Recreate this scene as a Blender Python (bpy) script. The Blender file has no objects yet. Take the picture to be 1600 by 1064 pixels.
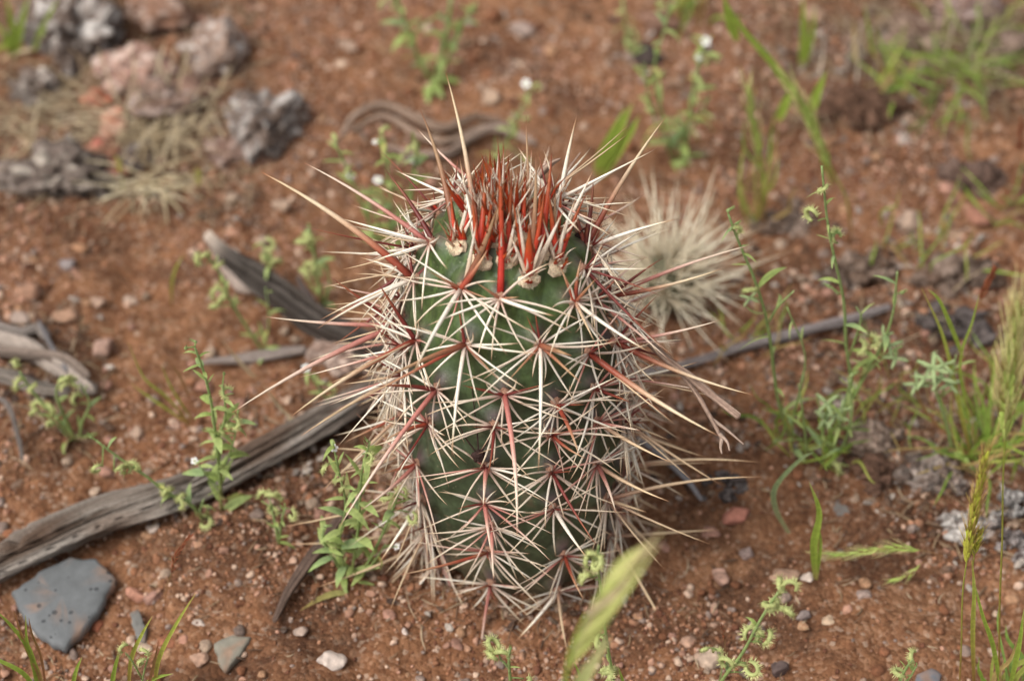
import bpy, bmesh, math, random
import numpy as np
from mathutils import Vector, Matrix

rnd = random.Random(7)
R = math.radians
S = 0.01                                   # the script thinks in centimetres
scene = bpy.context.scene
COL = scene.collection

# ------------------------------------------------------------------ camera, sky, sun, exposure
PITCH = R(46.0)
CAM = np.array([0.0, -59.1, 74.0])
FWD = np.array([0.0, math.cos(PITCH), -math.sin(PITCH)])
UP = np.array([0.0, math.sin(PITCH), math.cos(PITCH)])
cd = bpy.data.cameras.new('camera')
cd.sensor_width = 23.6
cd.lens = 50.0
cd.clip_start = 0.05
cd.clip_end = 300.0
cd.dof.use_dof = True
cd.dof.focus_distance = 0.842
cd.dof.aperture_fstop = 3.7
cam = bpy.data.objects.new('camera', cd)
COL.objects.link(cam)
cam.location = CAM * S
cam.rotation_euler = (math.pi / 2 - PITCH, 0, 0)
scene.camera = cam

SUN_EL, SUN_AZ = R(55), R(-118)             # azimuth measured from +y (away from the camera) towards +x
world = bpy.data.worlds.new('World')
scene.world = world
world.use_nodes = True
wn = world.node_tree
wn.nodes.clear()
sky = wn.nodes.new('ShaderNodeTexSky')
sky.sky_type = 'NISHITA'
sky.sun_disc = False
sky.sun_elevation = SUN_EL
sky.sun_rotation = SUN_AZ
sky.air_density = 1.0
sky.dust_density = 4.0
sky.ozone_density = 1.0
hs = wn.nodes.new('ShaderNodeHueSaturation')   # cloud cover: a grey sky
hs.inputs['Saturation'].default_value = 0.12
bg = wn.nodes.new('ShaderNodeBackground')
bg.inputs['Strength'].default_value = 0.10
wo = wn.nodes.new('ShaderNodeOutputWorld')
wn.links.new(sky.outputs[0], hs.inputs['Color'])
wn.links.new(hs.outputs[0], bg.inputs[0])
wn.links.new(bg.outputs[0], wo.inputs[0])

sd = bpy.data.lights.new('sun', 'SUN')
sd.energy = 1.5
sd.angle = R(34)
sd.color = (1.0, 0.94, 0.85)
sun = bpy.data.objects.new('sun', sd)
COL.objects.link(sun)
sdir = Vector((math.sin(SUN_AZ) * math.cos(SUN_EL), math.cos(SUN_AZ) * math.cos(SUN_EL), math.sin(SUN_EL)))
sun.rotation_euler = sdir.to_track_quat('Z', 'Y').to_euler()
sun.location = sdir * 5

vs = scene.view_settings
vs.view_transform = 'Standard'
vs.look = 'None'
vs.exposure = 0.92
vs.gamma = 1.0
vs.use_curve_mapping = False
scene.render.engine = 'CYCLES'
scene.cycles.use_denoising = True
scene.cycles.use_adaptive_sampling = False
scene.cycles.max_bounces = 6

# ------------------------------------------------------------------ pixel rays
FPX = 50.0 / 23.6 * 1600.0
def ray(px, py):
    d = FWD + UP * ((532.0 - py) / FPX) + np.array([(px - 800.0) / FPX, 0, 0])
    return d                                # unit depth along the optical axis
def at_depth(px, py, t): return CAM + ray(px, py) * t
def at_y(px, py, y):
    d = ray(px, py)
    return CAM + d * ((y - CAM[1]) / d[1])
def at_z(px, py, z):
    d = ray(px, py)
    return CAM + d * ((z - CAM[2]) / d[2])
def scale_at(p): return FPX / float(np.dot(np.asarray(p) - CAM, FWD))      # pixels per centimetre

# ------------------------------------------------------------------ value noise
def _hash(ix, iy, iz, seed):
    n = (ix.astype(np.int64) * 374761393 + iy.astype(np.int64) * 668265263 + iz.astype(np.int64) * 1274126177 + seed * 974634777) & 0xffffffff
    n = ((n ^ (n >> 13)) * 1103515245) & 0xffffffff
    n = ((n ^ (n >> 16)) * 2654435761) & 0xffffffff
    return ((n >> 8) & 0xffff) / 65535.0
def vnoise(p, seed=0):
    p = np.atleast_2d(np.asarray(p, float))
    i = np.floor(p).astype(np.int64)
    f = p - i
    f = f * f * f * (f * (f * 6 - 15) + 10)
    out = 0
    for dx in (0, 1):
        wx = f[:, 0] if dx else 1 - f[:, 0]
        for dy in (0, 1):
            wy = f[:, 1] if dy else 1 - f[:, 1]
            for dz in (0, 1):
                wz = f[:, 2] if dz else 1 - f[:, 2]
                out = out + wx * wy * wz * _hash(i[:, 0] + dx, i[:, 1] + dy, i[:, 2] + dz, seed)
    return out * 2 - 1
def fbm(p, octs=4, seed=0, gain=0.5):
    p = np.atleast_2d(np.asarray(p, float))
    a, s, o = 1.0, 1.0, 0
    for k in range(octs):
        o = o + a * vnoise(p * s + k * 17.3, seed + k)
        s *= 2.03
        a *= gain
    return o

def gz_arr(x, y, fine=True):
    x = np.asarray(x, float); y = np.asarray(y, float)
    p = np.stack([x, y, np.zeros_like(x)], -1).reshape(-1, 3)
    far = np.clip((np.hypot(p[:, 0], p[:, 1] - 15) - 60) / 60, 0, 1)
    z = 0.75 * vnoise(p / 11.0, 3) + 0.50 * vnoise(p / 4.3, 4)
    if fine:
        z = z + (0.20 * vnoise(p / 1.7, 5) + 0.13 * vnoise(p / 0.8, 6) + 0.09 * vnoise(p / 0.4, 8)) * (1 - far)
    z = z + far * 6 * vnoise(p / 150, 9)
    rr = np.hypot(p[:, 0], p[:, 1])
    z = z * np.clip((rr - 2.0) / 5.0, 0.25, 1)
    z = z + 0.75 * np.exp(-((rr - 3.6) / 1.5) ** 2) * (0.5 + 0.5 * vnoise(p / 2.0, 11))
    return z.reshape(np.shape(x))
def gz(x, y): return float(gz_arr(np.array([x]), np.array([y]), False)[0])
def ground(px, py, h=0.0):
    z = 0.0
    for _ in range(5):
        p = at_z(px, py, z + h)
        z = gz(p[0], p[1])
    p = at_z(px, py, z + h)
    return p

# ------------------------------------------------------------------ mesh builder
POS = {}
class MB:
    def __init__(s): s.v = []; s.f = []; s.c = []; s.n = 0
    def add(s, v, f, c):
        v = np.asarray(v, float)
        c = np.asarray(c, float)
        if c.ndim == 1: c = np.tile(c, (len(v), 1))
        o = s.n
        s.v.append(v); s.c.append(c)
        s.f.extend([tuple(i + o for i in q) for q in f])
        s.n += len(v)
    def mesh(s, name, mat, origin=(0, 0, 0), smooth=True):
        v = (np.concatenate(s.v) - np.asarray(origin)) * S
        c = np.concatenate(s.c)
        me = bpy.data.meshes.new(name)
        me.from_pydata(v.tolist(), [], s.f)
        at = me.color_attributes.new('Col', 'FLOAT_COLOR', 'POINT')
        at.data.foreach_set('color', np.concatenate([c, np.ones((len(c), 1))], 1).astype(np.float32).ravel())
        me.materials.append(mat)
        if smooth: me.polygons.foreach_set('use_smooth', [True] * len(me.polygons))
        me.update()
        return me
    def build(s, name, mat, parent=None, origin=None, smooth=True):
        if origin is None: origin = POS[parent.name] if parent else (0, 0, 0)
        return link(name, s.mesh(name, mat, origin, smooth), parent, origin)
def link(name, me, parent=None, origin=(0, 0, 0)):
    o = bpy.data.objects.new(name, me)
    COL.objects.link(o)
    origin = np.asarray(origin, float)
    POS[o.name] = origin
    if parent:
        o.parent = parent
        o.location = (origin - POS[parent.name]) * S
    else:
        o.location = origin * S
    return o
def tag(o, label, cat, group=None):
    o['label'] = label; o['category'] = cat; o['kind'] = 'thing'
    if group: o['group'] = group
    return o
def thing(name, label, cat, loc, group=None):
    o = bpy.data.objects.new(name, None)
    o.empty_display_size = 0.005
    COL.objects.link(o)
    o.location = np.asarray(loc) * S
    POS[o.name] = np.asarray(loc, float)
    return tag(o, label, cat, group)
def place(name, me, parent, pos, x, y, z, sc=(1, 1, 1)):
    """a copy of a template mesh (built in cm around its origin) as a part, its axes along x, y, z"""
    o = bpy.data.objects.new(name, me)
    COL.objects.link(o)
    pp = POS[parent.name] if parent else np.zeros(3)
    POS[o.name] = np.asarray(pos, float)
    M = Matrix.Identity(4)
    for k, (a, s_) in enumerate(zip((x, y, z), sc)):
        for i in range(3): M[i][k] = float(a[i]) * s_
    for i in range(3): M[i][3] = float(pos[i] - pp[i]) * S
    if parent: o.parent = parent
    o.matrix_local = M
    return o
def unit(v):
    v = np.asarray(v, float)
    return v / (np.linalg.norm(v) + 1e-12)
def frame(z, hint=(0, 0, 1)):
    z = unit(z)
    h = np.asarray(hint, float)
    if abs(np.dot(unit(h), z)) > 0.97: h = np.array([0.0, 1.0, 0.0]) if abs(z[1]) < 0.9 else np.array([1.0, 0, 0])
    x = unit(np.cross(h, z))
    return x, np.cross(z, x), z
def tube_geo(pts, rad, sides=6, flat=1.0, cap=True, hint=(0.3, 0.2, 1)):
    pts = np.asarray(pts, float); n = len(pts)
    tan = np.gradient(pts, axis=0)
    x, y, z = frame(tan[0], hint)
    V = []
    for i in range(n):
        t = unit(tan[i])
        x = unit(x - t * np.dot(x, t)); y = np.cross(t, x)
        a = np.arange(sides) / sides * 2 * math.pi
        V.append(pts[i] + rad[i] * (np.outer(np.cos(a), x) + flat * np.outer(np.sin(a), y)))
    V = np.concatenate(V)
    F = []
    for i in range(n - 1):
        for k in range(sides):
            a, b = i * sides + k, i * sides + (k + 1) % sides
            F.append((a, b, b + sides, a + sides))
    if cap:
        F.append(tuple(range(sides))[::-1])
        F.append(tuple((n - 1) * sides + k for k in range(sides)))
    return V, F
def grad(keys, t, jit=1.0):
    ts = [k[0] for k in keys]
    return np.stack([np.interp(t, ts, [k[1][c] for k in keys]) for c in range(3)], -1) * jit
def smooth_path(pts, n=24):
    """Catmull-Rom through the points"""
    p = np.asarray(pts, float)
    if len(p) == 2: return p[0] + (p[1] - p[0]) * np.linspace(0, 1, n)[:, None]
    q = np.vstack([2 * p[0] - p[1], p, 2 * p[-1] - p[-2]])
    out = []
    u = np.linspace(0, len(p) - 1, n)
    for w in u:
        i = min(int(w), len(p) - 2); t = w - i
        a, b, c, d = q[i], q[i + 1], q[i + 2], q[i + 3]
        out.append(0.5 * (2 * b + (c - a) * t + (2 * a - 5 * b + 4 * c - d) * t * t + (3 * b - a - 3 * c + d) * t ** 3))
    return np.array(out)

# ------------------------------------------------------------------ materials
def vc_mat(name, rough=0.6, var=0.25, vscale=400, bump=0.2, bscale=900, spec=0.3, trans=0.0, detail=4, dist=0.0006):
    m = bpy.data.materials.new(name)
    m.use_nodes = True
    nt = m.node_tree; N = nt.nodes; L = nt.links
    b = N['Principled BSDF']
    a = N.new('ShaderNodeAttribute'); a.attribute_name = 'Col'
    tc = N.new('ShaderNodeTexCoord')
    n1 = N.new('ShaderNodeTexNoise'); n1.inputs['Scale'].default_value = vscale; n1.inputs['Detail'].default_value = detail
    L.new(tc.outputs['Object'], n1.inputs['Vector'])
    mr = N.new('ShaderNodeMapRange')
    mr.inputs['From Min'].default_value = 0.3; mr.inputs['From Max'].default_value = 0.7
    mr.inputs['To Min'].default_value = 1 - var; mr.inputs['To Max'].default_value = 1 + var
    L.new(n1.outputs['Fac'], mr.inputs['Value'])
    vm = N.new('ShaderNodeVectorMath'); vm.operation = 'SCALE'
    L.new(a.outputs['Color'], vm.inputs[0]); L.new(mr.outputs[0], vm.inputs['Scale'])
    L.new(vm.outputs[0], b.inputs['Base Color'])
    b.inputs['Roughness'].default_value = rough
    b.inputs['Specular IOR Level'].default_value = spec
    if bump:
        n2 = N.new('ShaderNodeTexNoise'); n2.inputs['Scale'].default_value = bscale; n2.inputs['Detail'].default_value = 5
        L.new(tc.outputs['Object'], n2.inputs['Vector'])
        bp = N.new('ShaderNodeBump'); bp.inputs['Strength'].default_value = bump; bp.inputs['Distance'].default_value = dist
        L.new(n2.outputs['Fac'], bp.inputs['Height'])
        L.new(bp.outputs[0], b.inputs['Normal'])
    if trans:
        t = N.new('ShaderNodeBsdfTranslucent')
        L.new(vm.outputs[0], t.inputs['Color'])
        mx = N.new('ShaderNodeMixShader'); mx.inputs[0].default_value = trans
        out = [q for q in N if q.type == 'OUTPUT_MATERIAL'][0]
        L.new(b.outputs[0], mx.inputs[1]); L.new(t.outputs[0], mx.inputs[2]); L.new(mx.outputs[0], out.inputs[0])
    return m
M_spine = vc_mat('spine', 0.45, 0.10, 900, 0.15, 2500, 0.35)
M_young = vc_mat('young_spine', 0.42, 0.12, 700, 0.1, 2000, 0.4, trans=0.22)
M_wool = vc_mat('wool', 0.95, 0.3, 1500, 0.5, 4000, 0.05)
M_leaf = vc_mat('leaf', 0.6, 0.2, 500, 0.2, 1500, 0.25, trans=0.28)
M_dry = vc_mat('dry_plant', 0.75, 0.25, 500, 0.3, 1800, 0.15, trans=0.12)
M_wood = vc_mat('weathered_wood', 0.85, 0.18, 600, 0.5, 1600, 0.12)
M_stone = vc_mat('stone', 0.85, 0.3, 260, 0.6, 900, 0.15, dist=0.0008)
M_slate = vc_mat('slate', 0.75, 0.12, 300, 0.4, 1300, 0.2)
M_crust = vc_mat('pitted_rock', 0.95, 0.4, 300, 0.9, 700, 0.08, dist=0.0015)
M_grit = vc_mat('grit', 0.9, 0.3, 500, 0.4, 1500, 0.1)
M_petal = vc_mat('petal', 0.6, 0.03, 500, 0.0, 500, 0.2, trans=0.25)
# ------------------------------------------------------------------ the ground
def soil_material():
    m = bpy.data.materials.new('red_soil'); m.use_nodes = True
    nt = m.node_tree; N = nt.nodes; L = nt.links
    b = N['Principled BSDF']
    tc = N.new('ShaderNodeTexCoord')
    def noise(scale, det=5, rough=0.6):
        n = N.new('ShaderNodeTexNoise'); n.inputs['Scale'].default_value = scale
        n.inputs['Detail'].default_value = det; n.inputs['Roughness'].default_value = rough
        L.new(tc.outputs['Object'], n.inputs['Vector']); return n
    def ramp(src, stops):
        r = N.new('ShaderNodeValToRGB'); e = r.color_ramp.elements
        while len(e) < len(stops): e.new(0.5)
        for q, (p, c) in zip(e, stops): q.position = p; q.color = (*c, 1)
        L.new(src, r.inputs[0]); return r
    def mix(fac, a, c, mode='MIX'):
        x = N.new('ShaderNodeMix'); x.data_type = 'RGBA'; x.blend_type = mode
        if isinstance(fac, float): x.inputs[0].default_value = fac
        else: L.new(fac, x.inputs[0])
        L.new(a, x.inputs[6]); L.new(c, x.inputs[7]); return x.outputs[2]
    big = noise(16, 6)
    base = ramp(big.outputs['Fac'], [(0.3, (0.17, 0.077, 0.037)), (0.5, (0.29, 0.138, 0.066)), (0.72, (0.375, 0.20, 0.105))])
    mid = noise(120, 6, 0.7)
    dark = ramp(mid.outputs['Fac'], [(0.32, (0.42, 0.38, 0.36)), (0.5, (0.95, 0.95, 0.95)), (0.72, (1.35, 1.4, 1.45))])
    c = mix(1.0, base.outputs[0], dark.outputs[0], 'MULTIPLY')
    v = N.new('ShaderNodeTexVoronoi'); v.inputs['Scale'].default_value = 520
    L.new(tc.outputs['Object'], v.inputs['Vector'])
    sp = N.new('ShaderNodeSeparateColor'); L.new(v.outputs['Color'], sp.inputs[0])
    grain = ramp(sp.outputs[0], [(0.0, (0.085, 0.04, 0.025)), (0.35, (0.19, 0.08, 0.044)), (0.7, (0.29, 0.145, 0.085)), (0.9, (0.38, 0.23, 0.155)), (1.0, (0.52, 0.42, 0.34))])
    c = mix(0.5, c, grain.outputs[0])
    at_ = N.new('ShaderNodeAttribute'); at_.attribute_name = 'humus_shade'
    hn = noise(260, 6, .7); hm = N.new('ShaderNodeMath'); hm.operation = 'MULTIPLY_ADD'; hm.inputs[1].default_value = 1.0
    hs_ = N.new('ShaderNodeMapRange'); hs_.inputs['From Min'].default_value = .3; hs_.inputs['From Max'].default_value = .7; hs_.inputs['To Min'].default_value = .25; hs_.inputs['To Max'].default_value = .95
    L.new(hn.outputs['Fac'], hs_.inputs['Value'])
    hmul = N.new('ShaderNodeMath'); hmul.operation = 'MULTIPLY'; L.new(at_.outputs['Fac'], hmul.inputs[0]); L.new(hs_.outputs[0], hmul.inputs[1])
    hc = N.new('ShaderNodeRGB'); hc.outputs[0].default_value = (.062, .031, .02, 1)  # dark humus brown, doubling as shade painted into the soil
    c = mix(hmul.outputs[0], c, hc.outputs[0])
    L.new(c, b.inputs['Base Color'])
    b.inputs['Roughness'].default_value = 0.95
    b.inputs['Specular IOR Level'].default_value = 0.08
    f1 = noise(380, 8, 0.75)
    bp = N.new('ShaderNodeBump'); bp.inputs['Strength'].default_value = 0.9; bp.inputs['Distance'].default_value = 0.0022
    L.new(f1.outputs['Fac'], bp.inputs['Height'])
    bp2 = N.new('ShaderNodeBump'); bp2.inputs['Strength'].default_value = 0.7; bp2.inputs['Distance'].default_value = 0.0012
    bp2.invert = True
    L.new(v.outputs['Distance'], bp2.inputs['Height']); L.new(bp.outputs[0], bp2.inputs['Normal'])
    L.new(bp2.outputs[0], b.inputs['Normal'])
    return m
def grow(lo, hi, step, far):
    mid = np.arange(lo, hi + 1e-6, step)
    k = []; d = step; x = hi
    while x < far: d *= 1.22; x += d; k.append(x)
    k2 = []; d = step; x = lo
    while x > -far: d *= 1.22; x -= d; k2.append(x)
    return np.concatenate([k2[::-1], mid, k])
gx = grow(-36, 36, 0.17, 4000); gy = grow(-13, 52, 0.17, 4000)
GX, GY = np.meshgrid(gx, gy)
GZ = gz_arr(GX, GY)
gv = np.stack([GX, GY, GZ], -1).reshape(-1, 3) * S
nx, ny = len(gx), len(gy)
ii = (np.arange(ny - 1)[:, None] * nx + np.arange(nx - 1)[None]).ravel()
gf = np.stack([ii, ii + 1, ii + nx + 1, ii + nx], -1)
gm = bpy.data.meshes.new('ground')
gm.vertices.add(len(gv)); gm.vertices.foreach_set('co', gv.astype(np.float32).ravel())
gm.loops.add(gf.size); gm.loops.foreach_set('vertex_index', gf.astype(np.int32).ravel())
gm.polygons.add(len(gf)); gm.polygons.foreach_set('loop_start', (np.arange(len(gf)) * 4).astype(np.int32))
gm.polygons.foreach_set('loop_total', np.full(len(gf), 4, np.int32))
gm.polygons.foreach_set('use_smooth', [True] * len(gf))
gm.update(calc_edges=True); gm.validate()
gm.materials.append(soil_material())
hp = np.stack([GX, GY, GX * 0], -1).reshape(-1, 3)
hum_shade = np.clip((fbm(hp / 4.2, 5, 61, .6) - .10) * 1.5, 0, 1)
for (hx, hy, hr) in [(15, 30, 5), (-23, 34, 9), (22, 12, 5), (19, 3, 5), (-7.5, 3, 4), (-24, 12, 4), (27, 40, 9), (-20, 28, 7), (20, 8, 6), (16, 14, 5), (13, 38, 4), (8, 2, 3)]:  # litter-stained soil; patches by the log and cactus foot also paint in shade
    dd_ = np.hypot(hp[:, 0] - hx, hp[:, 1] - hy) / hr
    hum_shade = np.maximum(hum_shade, np.clip(1.15 - dd_ + .7 * fbm(hp / 1.6, 4, 63), 0, 1) * .85)
ha = gm.attributes.new('humus_shade', 'FLOAT', 'POINT'); ha.data.foreach_set('value', hum_shade.astype(np.float32))
go = bpy.data.objects.new('ground', gm); COL.objects.link(go); go['kind'] = 'structure'

# ------------------------------------------------------------------ the big cactus
LEAN_BACK, LEAN_SIDE = R(6.0), R(-3.0)
CB = np.array([0.45, 0.0, 0.0])                     # base of the axis
AX = unit([math.sin(LEAN_SIDE), math.sin(LEAN_BACK), 1.0])
AU = unit(np.array([1.0, 0, 0]) - AX * AX[0]); AV = np.cross(AX, AU)       # AV points away from the camera
PW = np.array([-1.5, 0, 2.2, 5.5, 9.4, 12.5, 14.8, 16.3, 17.2, 17.8, 18.1, 18.15])
PR = np.array([2.6, 3.0, 3.6, 4.05, 4.08, 3.82, 3.38, 2.82, 2.2, 1.45, 0.65, 0.0])
def prof_r(w): return np.interp(w, PW, PR)
def to_local(p):
    d = np.asarray(p) - CB
    return np.array([np.dot(d, AU), np.dot(d, AV), np.dot(d, AX)])
def to_world(u, v, w): return CB + AU * u + AV * v + AX * w
def inside(p):
    u, v, w = to_local(p)
    return PW[0] < w < 18.15 and math.hypot(u, v) < prof_r(w)
def on_cactus(px, py):
    """point of the smooth body that the pixel shows: (angle round the axis, arc position s along the profile)"""
    d = ray(px, py); best = None
    for t in np.arange(70, 105, 0.06):
        p = CAM + d * t
        if inside(p):
            return to_local(p)
        u, v, w = to_local(p)
        e = math.hypot(u, v) - prof_r(np.clip(w, 0, 18.1)) + max(0, w - 18.1)
        if best is None or e < best[0]: best = (e, (u, v, w))
    return np.array(best[1])
# smooth profile sampled by arc length
_pp = smooth_path(np.stack([PR, PW], -1), 400)
_pp[:, 0] = np.clip(_pp[:, 0], 0, None)
_sl = np.concatenate([[0], np.cumsum(np.hypot(*np.diff(_pp, axis=0).T))])
SL = _sl[-1]
def prof(s):
    return np.interp(s, _sl, _pp[:, 0]), np.interp(s, _sl, _pp[:, 1])
def prof_n(s):
    r1, w1 = prof(np.asarray(s) - 0.25); r2, w2 = prof(np.asarray(s) + 0.25)
    dr, dw = r2 - r1, w2 - w1
    l = np.hypot(dr, dw) + 1e-9
    return dw / l, -dr / l                                 # radial and axial components of the outward normal
def s_of(u, v, w):
    r = math.hypot(u, v)
    return float(_sl[np.argmin((_pp[:, 0] - r) ** 2 + (_pp[:, 1] - w) ** 2)])
# areoles that the photo shows: pixel, kind
AREOLES = [
 (668,438,'a'),(730,448,'a'),(782,462,'a'),(824,436,'w'),(865,416,'w'),(880,468,'a'),(936,467,'a'),(904,393,'a'),(753,410,'w'),(718,386,'w'),(792,408,'w'),(838,398,'w'),(775,376,'w'),(815,372,'w'),(868,378,'w'),(690,388,'a'),
 (626,509,'a'),(669,526,'a'),(736,529,'a'),(836,529,'a'),(902,546,'a'),(940,533,'a'),
 (696,600,'a'),(789,604,'a'),(860,621,'a'),(911,600,'a'),(628,590,'a'),(950,590,'a'),
 (640,650,'a'),(686,651,'a'),(775,651,'a'),(853,665,'a'),(917,651,'a'),(952,655,'a'),
 (632,712,'a'),(669,718,'a'),(765,713,'a'),(854,722,'a'),(915,716,'a'),(958,725,'a'),
 (640,775,'a'),(676,774,'a'),(764,768,'a'),(857,777,'a'),(931,770,'a'),
 (690,836,'a'),(773,806,'a'),(872,851,'a'),(942,833,'a'),(770,842,'a'),(655,830,'a'),
 (700,878,'a'),(773,894,'a'),(863,905,'a'),(936,893,'a'),(766,930,'a'),(880,938,'a')]
A = []                                             # dicts: th, s, kind, front
for (px, py, k) in AREOLES:
    u, v, w = on_cactus(px, py)
    A.append(dict(th=math.atan2(v, u), s=s_of(u, v, w), kind=k, px=(px, py), front=True))
for j in range(11):
    th = -math.pi / 2 + (j + 0.53) * 2 * math.pi / 11
    for i in range(16):
        s = 2.0 + i * 1.36 + (0.86 if j % 2 else 0) + rnd.uniform(-.12, .12)
        a = th + 0.05 * (i - 5) + rnd.uniform(-.04, .04)
        if s > SL - 1.6: continue
        p_r, p_w = prof(s)
        ok = all(math.hypot(math.remainder(a - q['th'], 2 * math.pi) * p_r, s - q['s']) > (1.25 if abs(math.sin(a)) > .75 else 1.0) for q in A)
        vis = math.sin(a) < -0.55
        if ok and not vis: A.append(dict(th=a, s=s, kind='a', px=None, front=False))
for j in range(14):                                 # young areoles round the growing tip
    a = 0.3 + j * 2.39996; s = SL - 0.25 - j * 0.1 - rnd.uniform(0, .2)
    if math.sin(a) < -0.3: s = SL - rnd.uniform(0.45, 1.2)
    A.append(dict(th=a, s=s, kind='w', px=None, front=False))
ath = np.array([q['th'] for q in A]); as_ = np.array([q['s'] for q in A])
def body_disp(th, s):
    """tubercles on ribs: how far the skin stands off the smooth profile"""
    th = np.asarray(th); s = np.asarray(s)
    r, w = prof(s)
    rib = 0.13 * np.cos(11 * (th - (-math.pi / 2 + 0.53 * 2 * math.pi / 11)) - 0.0)
    d = rib * np.clip((SL - s) / 4.0, 0, 1)
    for q in A:
        e = np.remainder(th - q['th'] + math.pi, 2 * math.pi) - math.pi
        dx = e * np.maximum(r, 0.25); dy = s - q['s']
        m = np.exp(-(dx / 0.62) ** 2 - (np.where(dy > 0, dy / 0.62, dy / 0.85)) ** 2)
        d = np.maximum(d, d * 0.35 + (0.54 if q['kind'] == 'a' else 0.25) * m - 0.08)
    return d
NT, NS = 300, 230
tt = np.linspace(0, 2 * math.pi, NT, endpoint=False); ssv = np.linspace(0.0, SL, NS)
TT, SS = np.meshgrid(tt, ssv)
rr, ww = prof(SS); nr, nw = prof_n(SS)
dd = body_disp(TT, SS)
pn = np.stack([np.cos(TT) * 2.2, np.sin(TT) * 2.2, SS * 0.6], -1).reshape(-1, 3)
dd = dd + 0.045 * fbm(pn * 1.3, 4, 21).reshape(dd.shape)
taper = np.clip((SL - SS) / 0.5, 0, 1)
rr2 = np.maximum(rr + nr * dd * taper, 0.001); ww2 = ww + nw * dd
bv = CB + (rr2 * np.cos(TT))[..., None] * AU + (rr2 * np.sin(TT))[..., None] * AV + ww2[..., None] * AX
# skin colour: dark waxy green, younger and yellower towards the tip, purple beside the areoles, corky grey low down
hgt = np.clip((SS - 13) / 4.8, 0, 1)[..., None]
n1 = fbm(pn * 2.0, 4, 31).reshape(NS, NT, 1); n2 = fbm(np.stack([TT * 14, SS * 0.5, SS * 0], -1).reshape(-1, 3), 3, 37).reshape(NS, NT, 1)
green = np.array([0.050, 0.072, 0.036]) * (1 - hgt) + np.array([0.062, 0.100, 0.030]) * hgt
green = green * (1 + 0.34 * n1)
streak = np.clip(n2 * 1.6 - 0.1, 0, 1) * hgt
green = green * (1 - streak * 0.75) + np.array([0.095, 0.15, 0.04]) * streak * 0.75
wax = np.clip(n1 * 1.2 - 0.35, 0, 1) * 0.35
green = green * (1 - wax) + np.array([0.085, 0.12, 0.085]) * wax
n3 = fbm(pn * 3.1 + 7, 4, 41).reshape(NS, NT)
cork = np.maximum(np.clip(1 - (SS - 2.4 - n1[..., 0] * 1.6) / 2.2, 0, 1), np.clip((n3 - .52) * 3.2, 0, 1) * np.clip((13.5 - SS) / 4, 0, 1) * .75)[..., None]
green = green * (1 - 0.7 * cork) + np.array([0.14, 0.105, 0.065]) * 0.7 * cork
for q in A:
    e = np.remainder(TT - q['th'] + math.pi, 2 * math.pi) - math.pi
    m = np.exp(-((e * np.maximum(rr, .25)) / 0.36) ** 2 - ((SS - q['s'] - 0.30) / 0.30) ** 2)[..., None] * 0.6
    green = green * (1 - m) + np.array([0.115, 0.052, 0.068]) * m
F = []
for i in range(NS - 1):
    for k in range(NT):
        a, b = i * NT + k, i * NT + (k + 1) % NT
        F.append((a, b, b + NT, a + NT))
def skin_material():
    m = vc_mat('cactus_skin', 0.42, 0.34, 300, 0.3, 1300, 0.4)
    nt = m.node_tree; N = nt.nodes; L = nt.links; b = N['Principled BSDF']
    tc = N.new('ShaderNodeTexCoord'); v = N.new('ShaderNodeTexVoronoi'); v.inputs['Scale'].default_value = 330
    L.new(tc.outputs['Object'], v.inputs['Vector'])
    lt = N.new('ShaderNodeMath'); lt.operation = 'LESS_THAN'; lt.inputs[1].default_value = 0.11
    L.new(v.outputs['Distance'], lt.inputs[0])
    x = N.new('ShaderNodeMix'); x.data_type = 'RGBA'
    src = b.inputs['Base Color'].links[0].from_socket
    mm = N.new('ShaderNodeMath'); mm.operation = 'MULTIPLY'; mm.inputs[1].default_value = 0.55
    L.new(lt.outputs[0], mm.inputs[0]); L.new(mm.outputs[0], x.inputs[0])
    L.new(src, x.inputs[6]); x.inputs[7].default_value = (0.2, 0.22, 0.13, 1)
    L.new(x.outputs[2], b.inputs['Base Color'])
    return m
cactus = thing('hedgehog_cactus', 'tall green barrel-shaped cactus bristling with long white and rust-red spines', 'cactus', CB)
mb = MB(); mb.add(bv.reshape(-1, 3), F, np.clip(green, 0.004, 1).reshape(-1, 3))
mb.build('body', skin_material(), cactus)

WHITE = [(0, (.58, .42, .34)), (.06, (.72, .62, .52)), (.5, (.80, .75, .65)), (.82, (.74, .64, .47)), (.91, (.40, .18, .06)), (1, (.14, .035, .02))]
RED = [(0, (.30, .055, .03)), (.3, (.27, .05, .028)), (.6, (.36, .16, .09)), (.85, (.52, .36, .22)), (1, (.25, .07, .03))]
REDW = [(0, (.20, .032, .02)), (.25, (.30, .075, .04)), (.42, (.48, .28, .17)), (.62, (.64, .52, .36)), (.9, (.64, .50, .31)), (1, (.32, .1, .03))]
PINK = [(0, (.33, .095, .08)), (.35, (.46, .20, .16)), (.6, (.64, .47, .38)), (.9, (.68, .57, .44)), (1, (.32, .09, .03))]
DARK = [(0, (.15, .022, .02)), (.5, (.17, .03, .022)), (.8, (.28, .09, .04)), (1, (.1, .02, .02))]
TAN = [(0, (.34, .16, .11)), (.3, (.48, .34, .22)), (.8, (.60, .45, .28)), (1, (.4, .2, .1))]
BROWN = [(0, (.26, .07, .04)), (.4, (.30, .13, .07)), (.75, (.42, .27, .15)), (1, (.2, .06, .02))]
YRED = [(0, (.56, .036, .028)), (.35, (.56, .05, .02)), (.7, (.38, .085, .02)), (1, (.18, .04, .018))]
YWHT = [(0, (.66, .47, .32)), (.4, (.74, .60, .46)), (.75, (.84, .78, .68)), (.93, (.6, .38, .2)), (1, (.4, .12, .05))]
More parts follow.
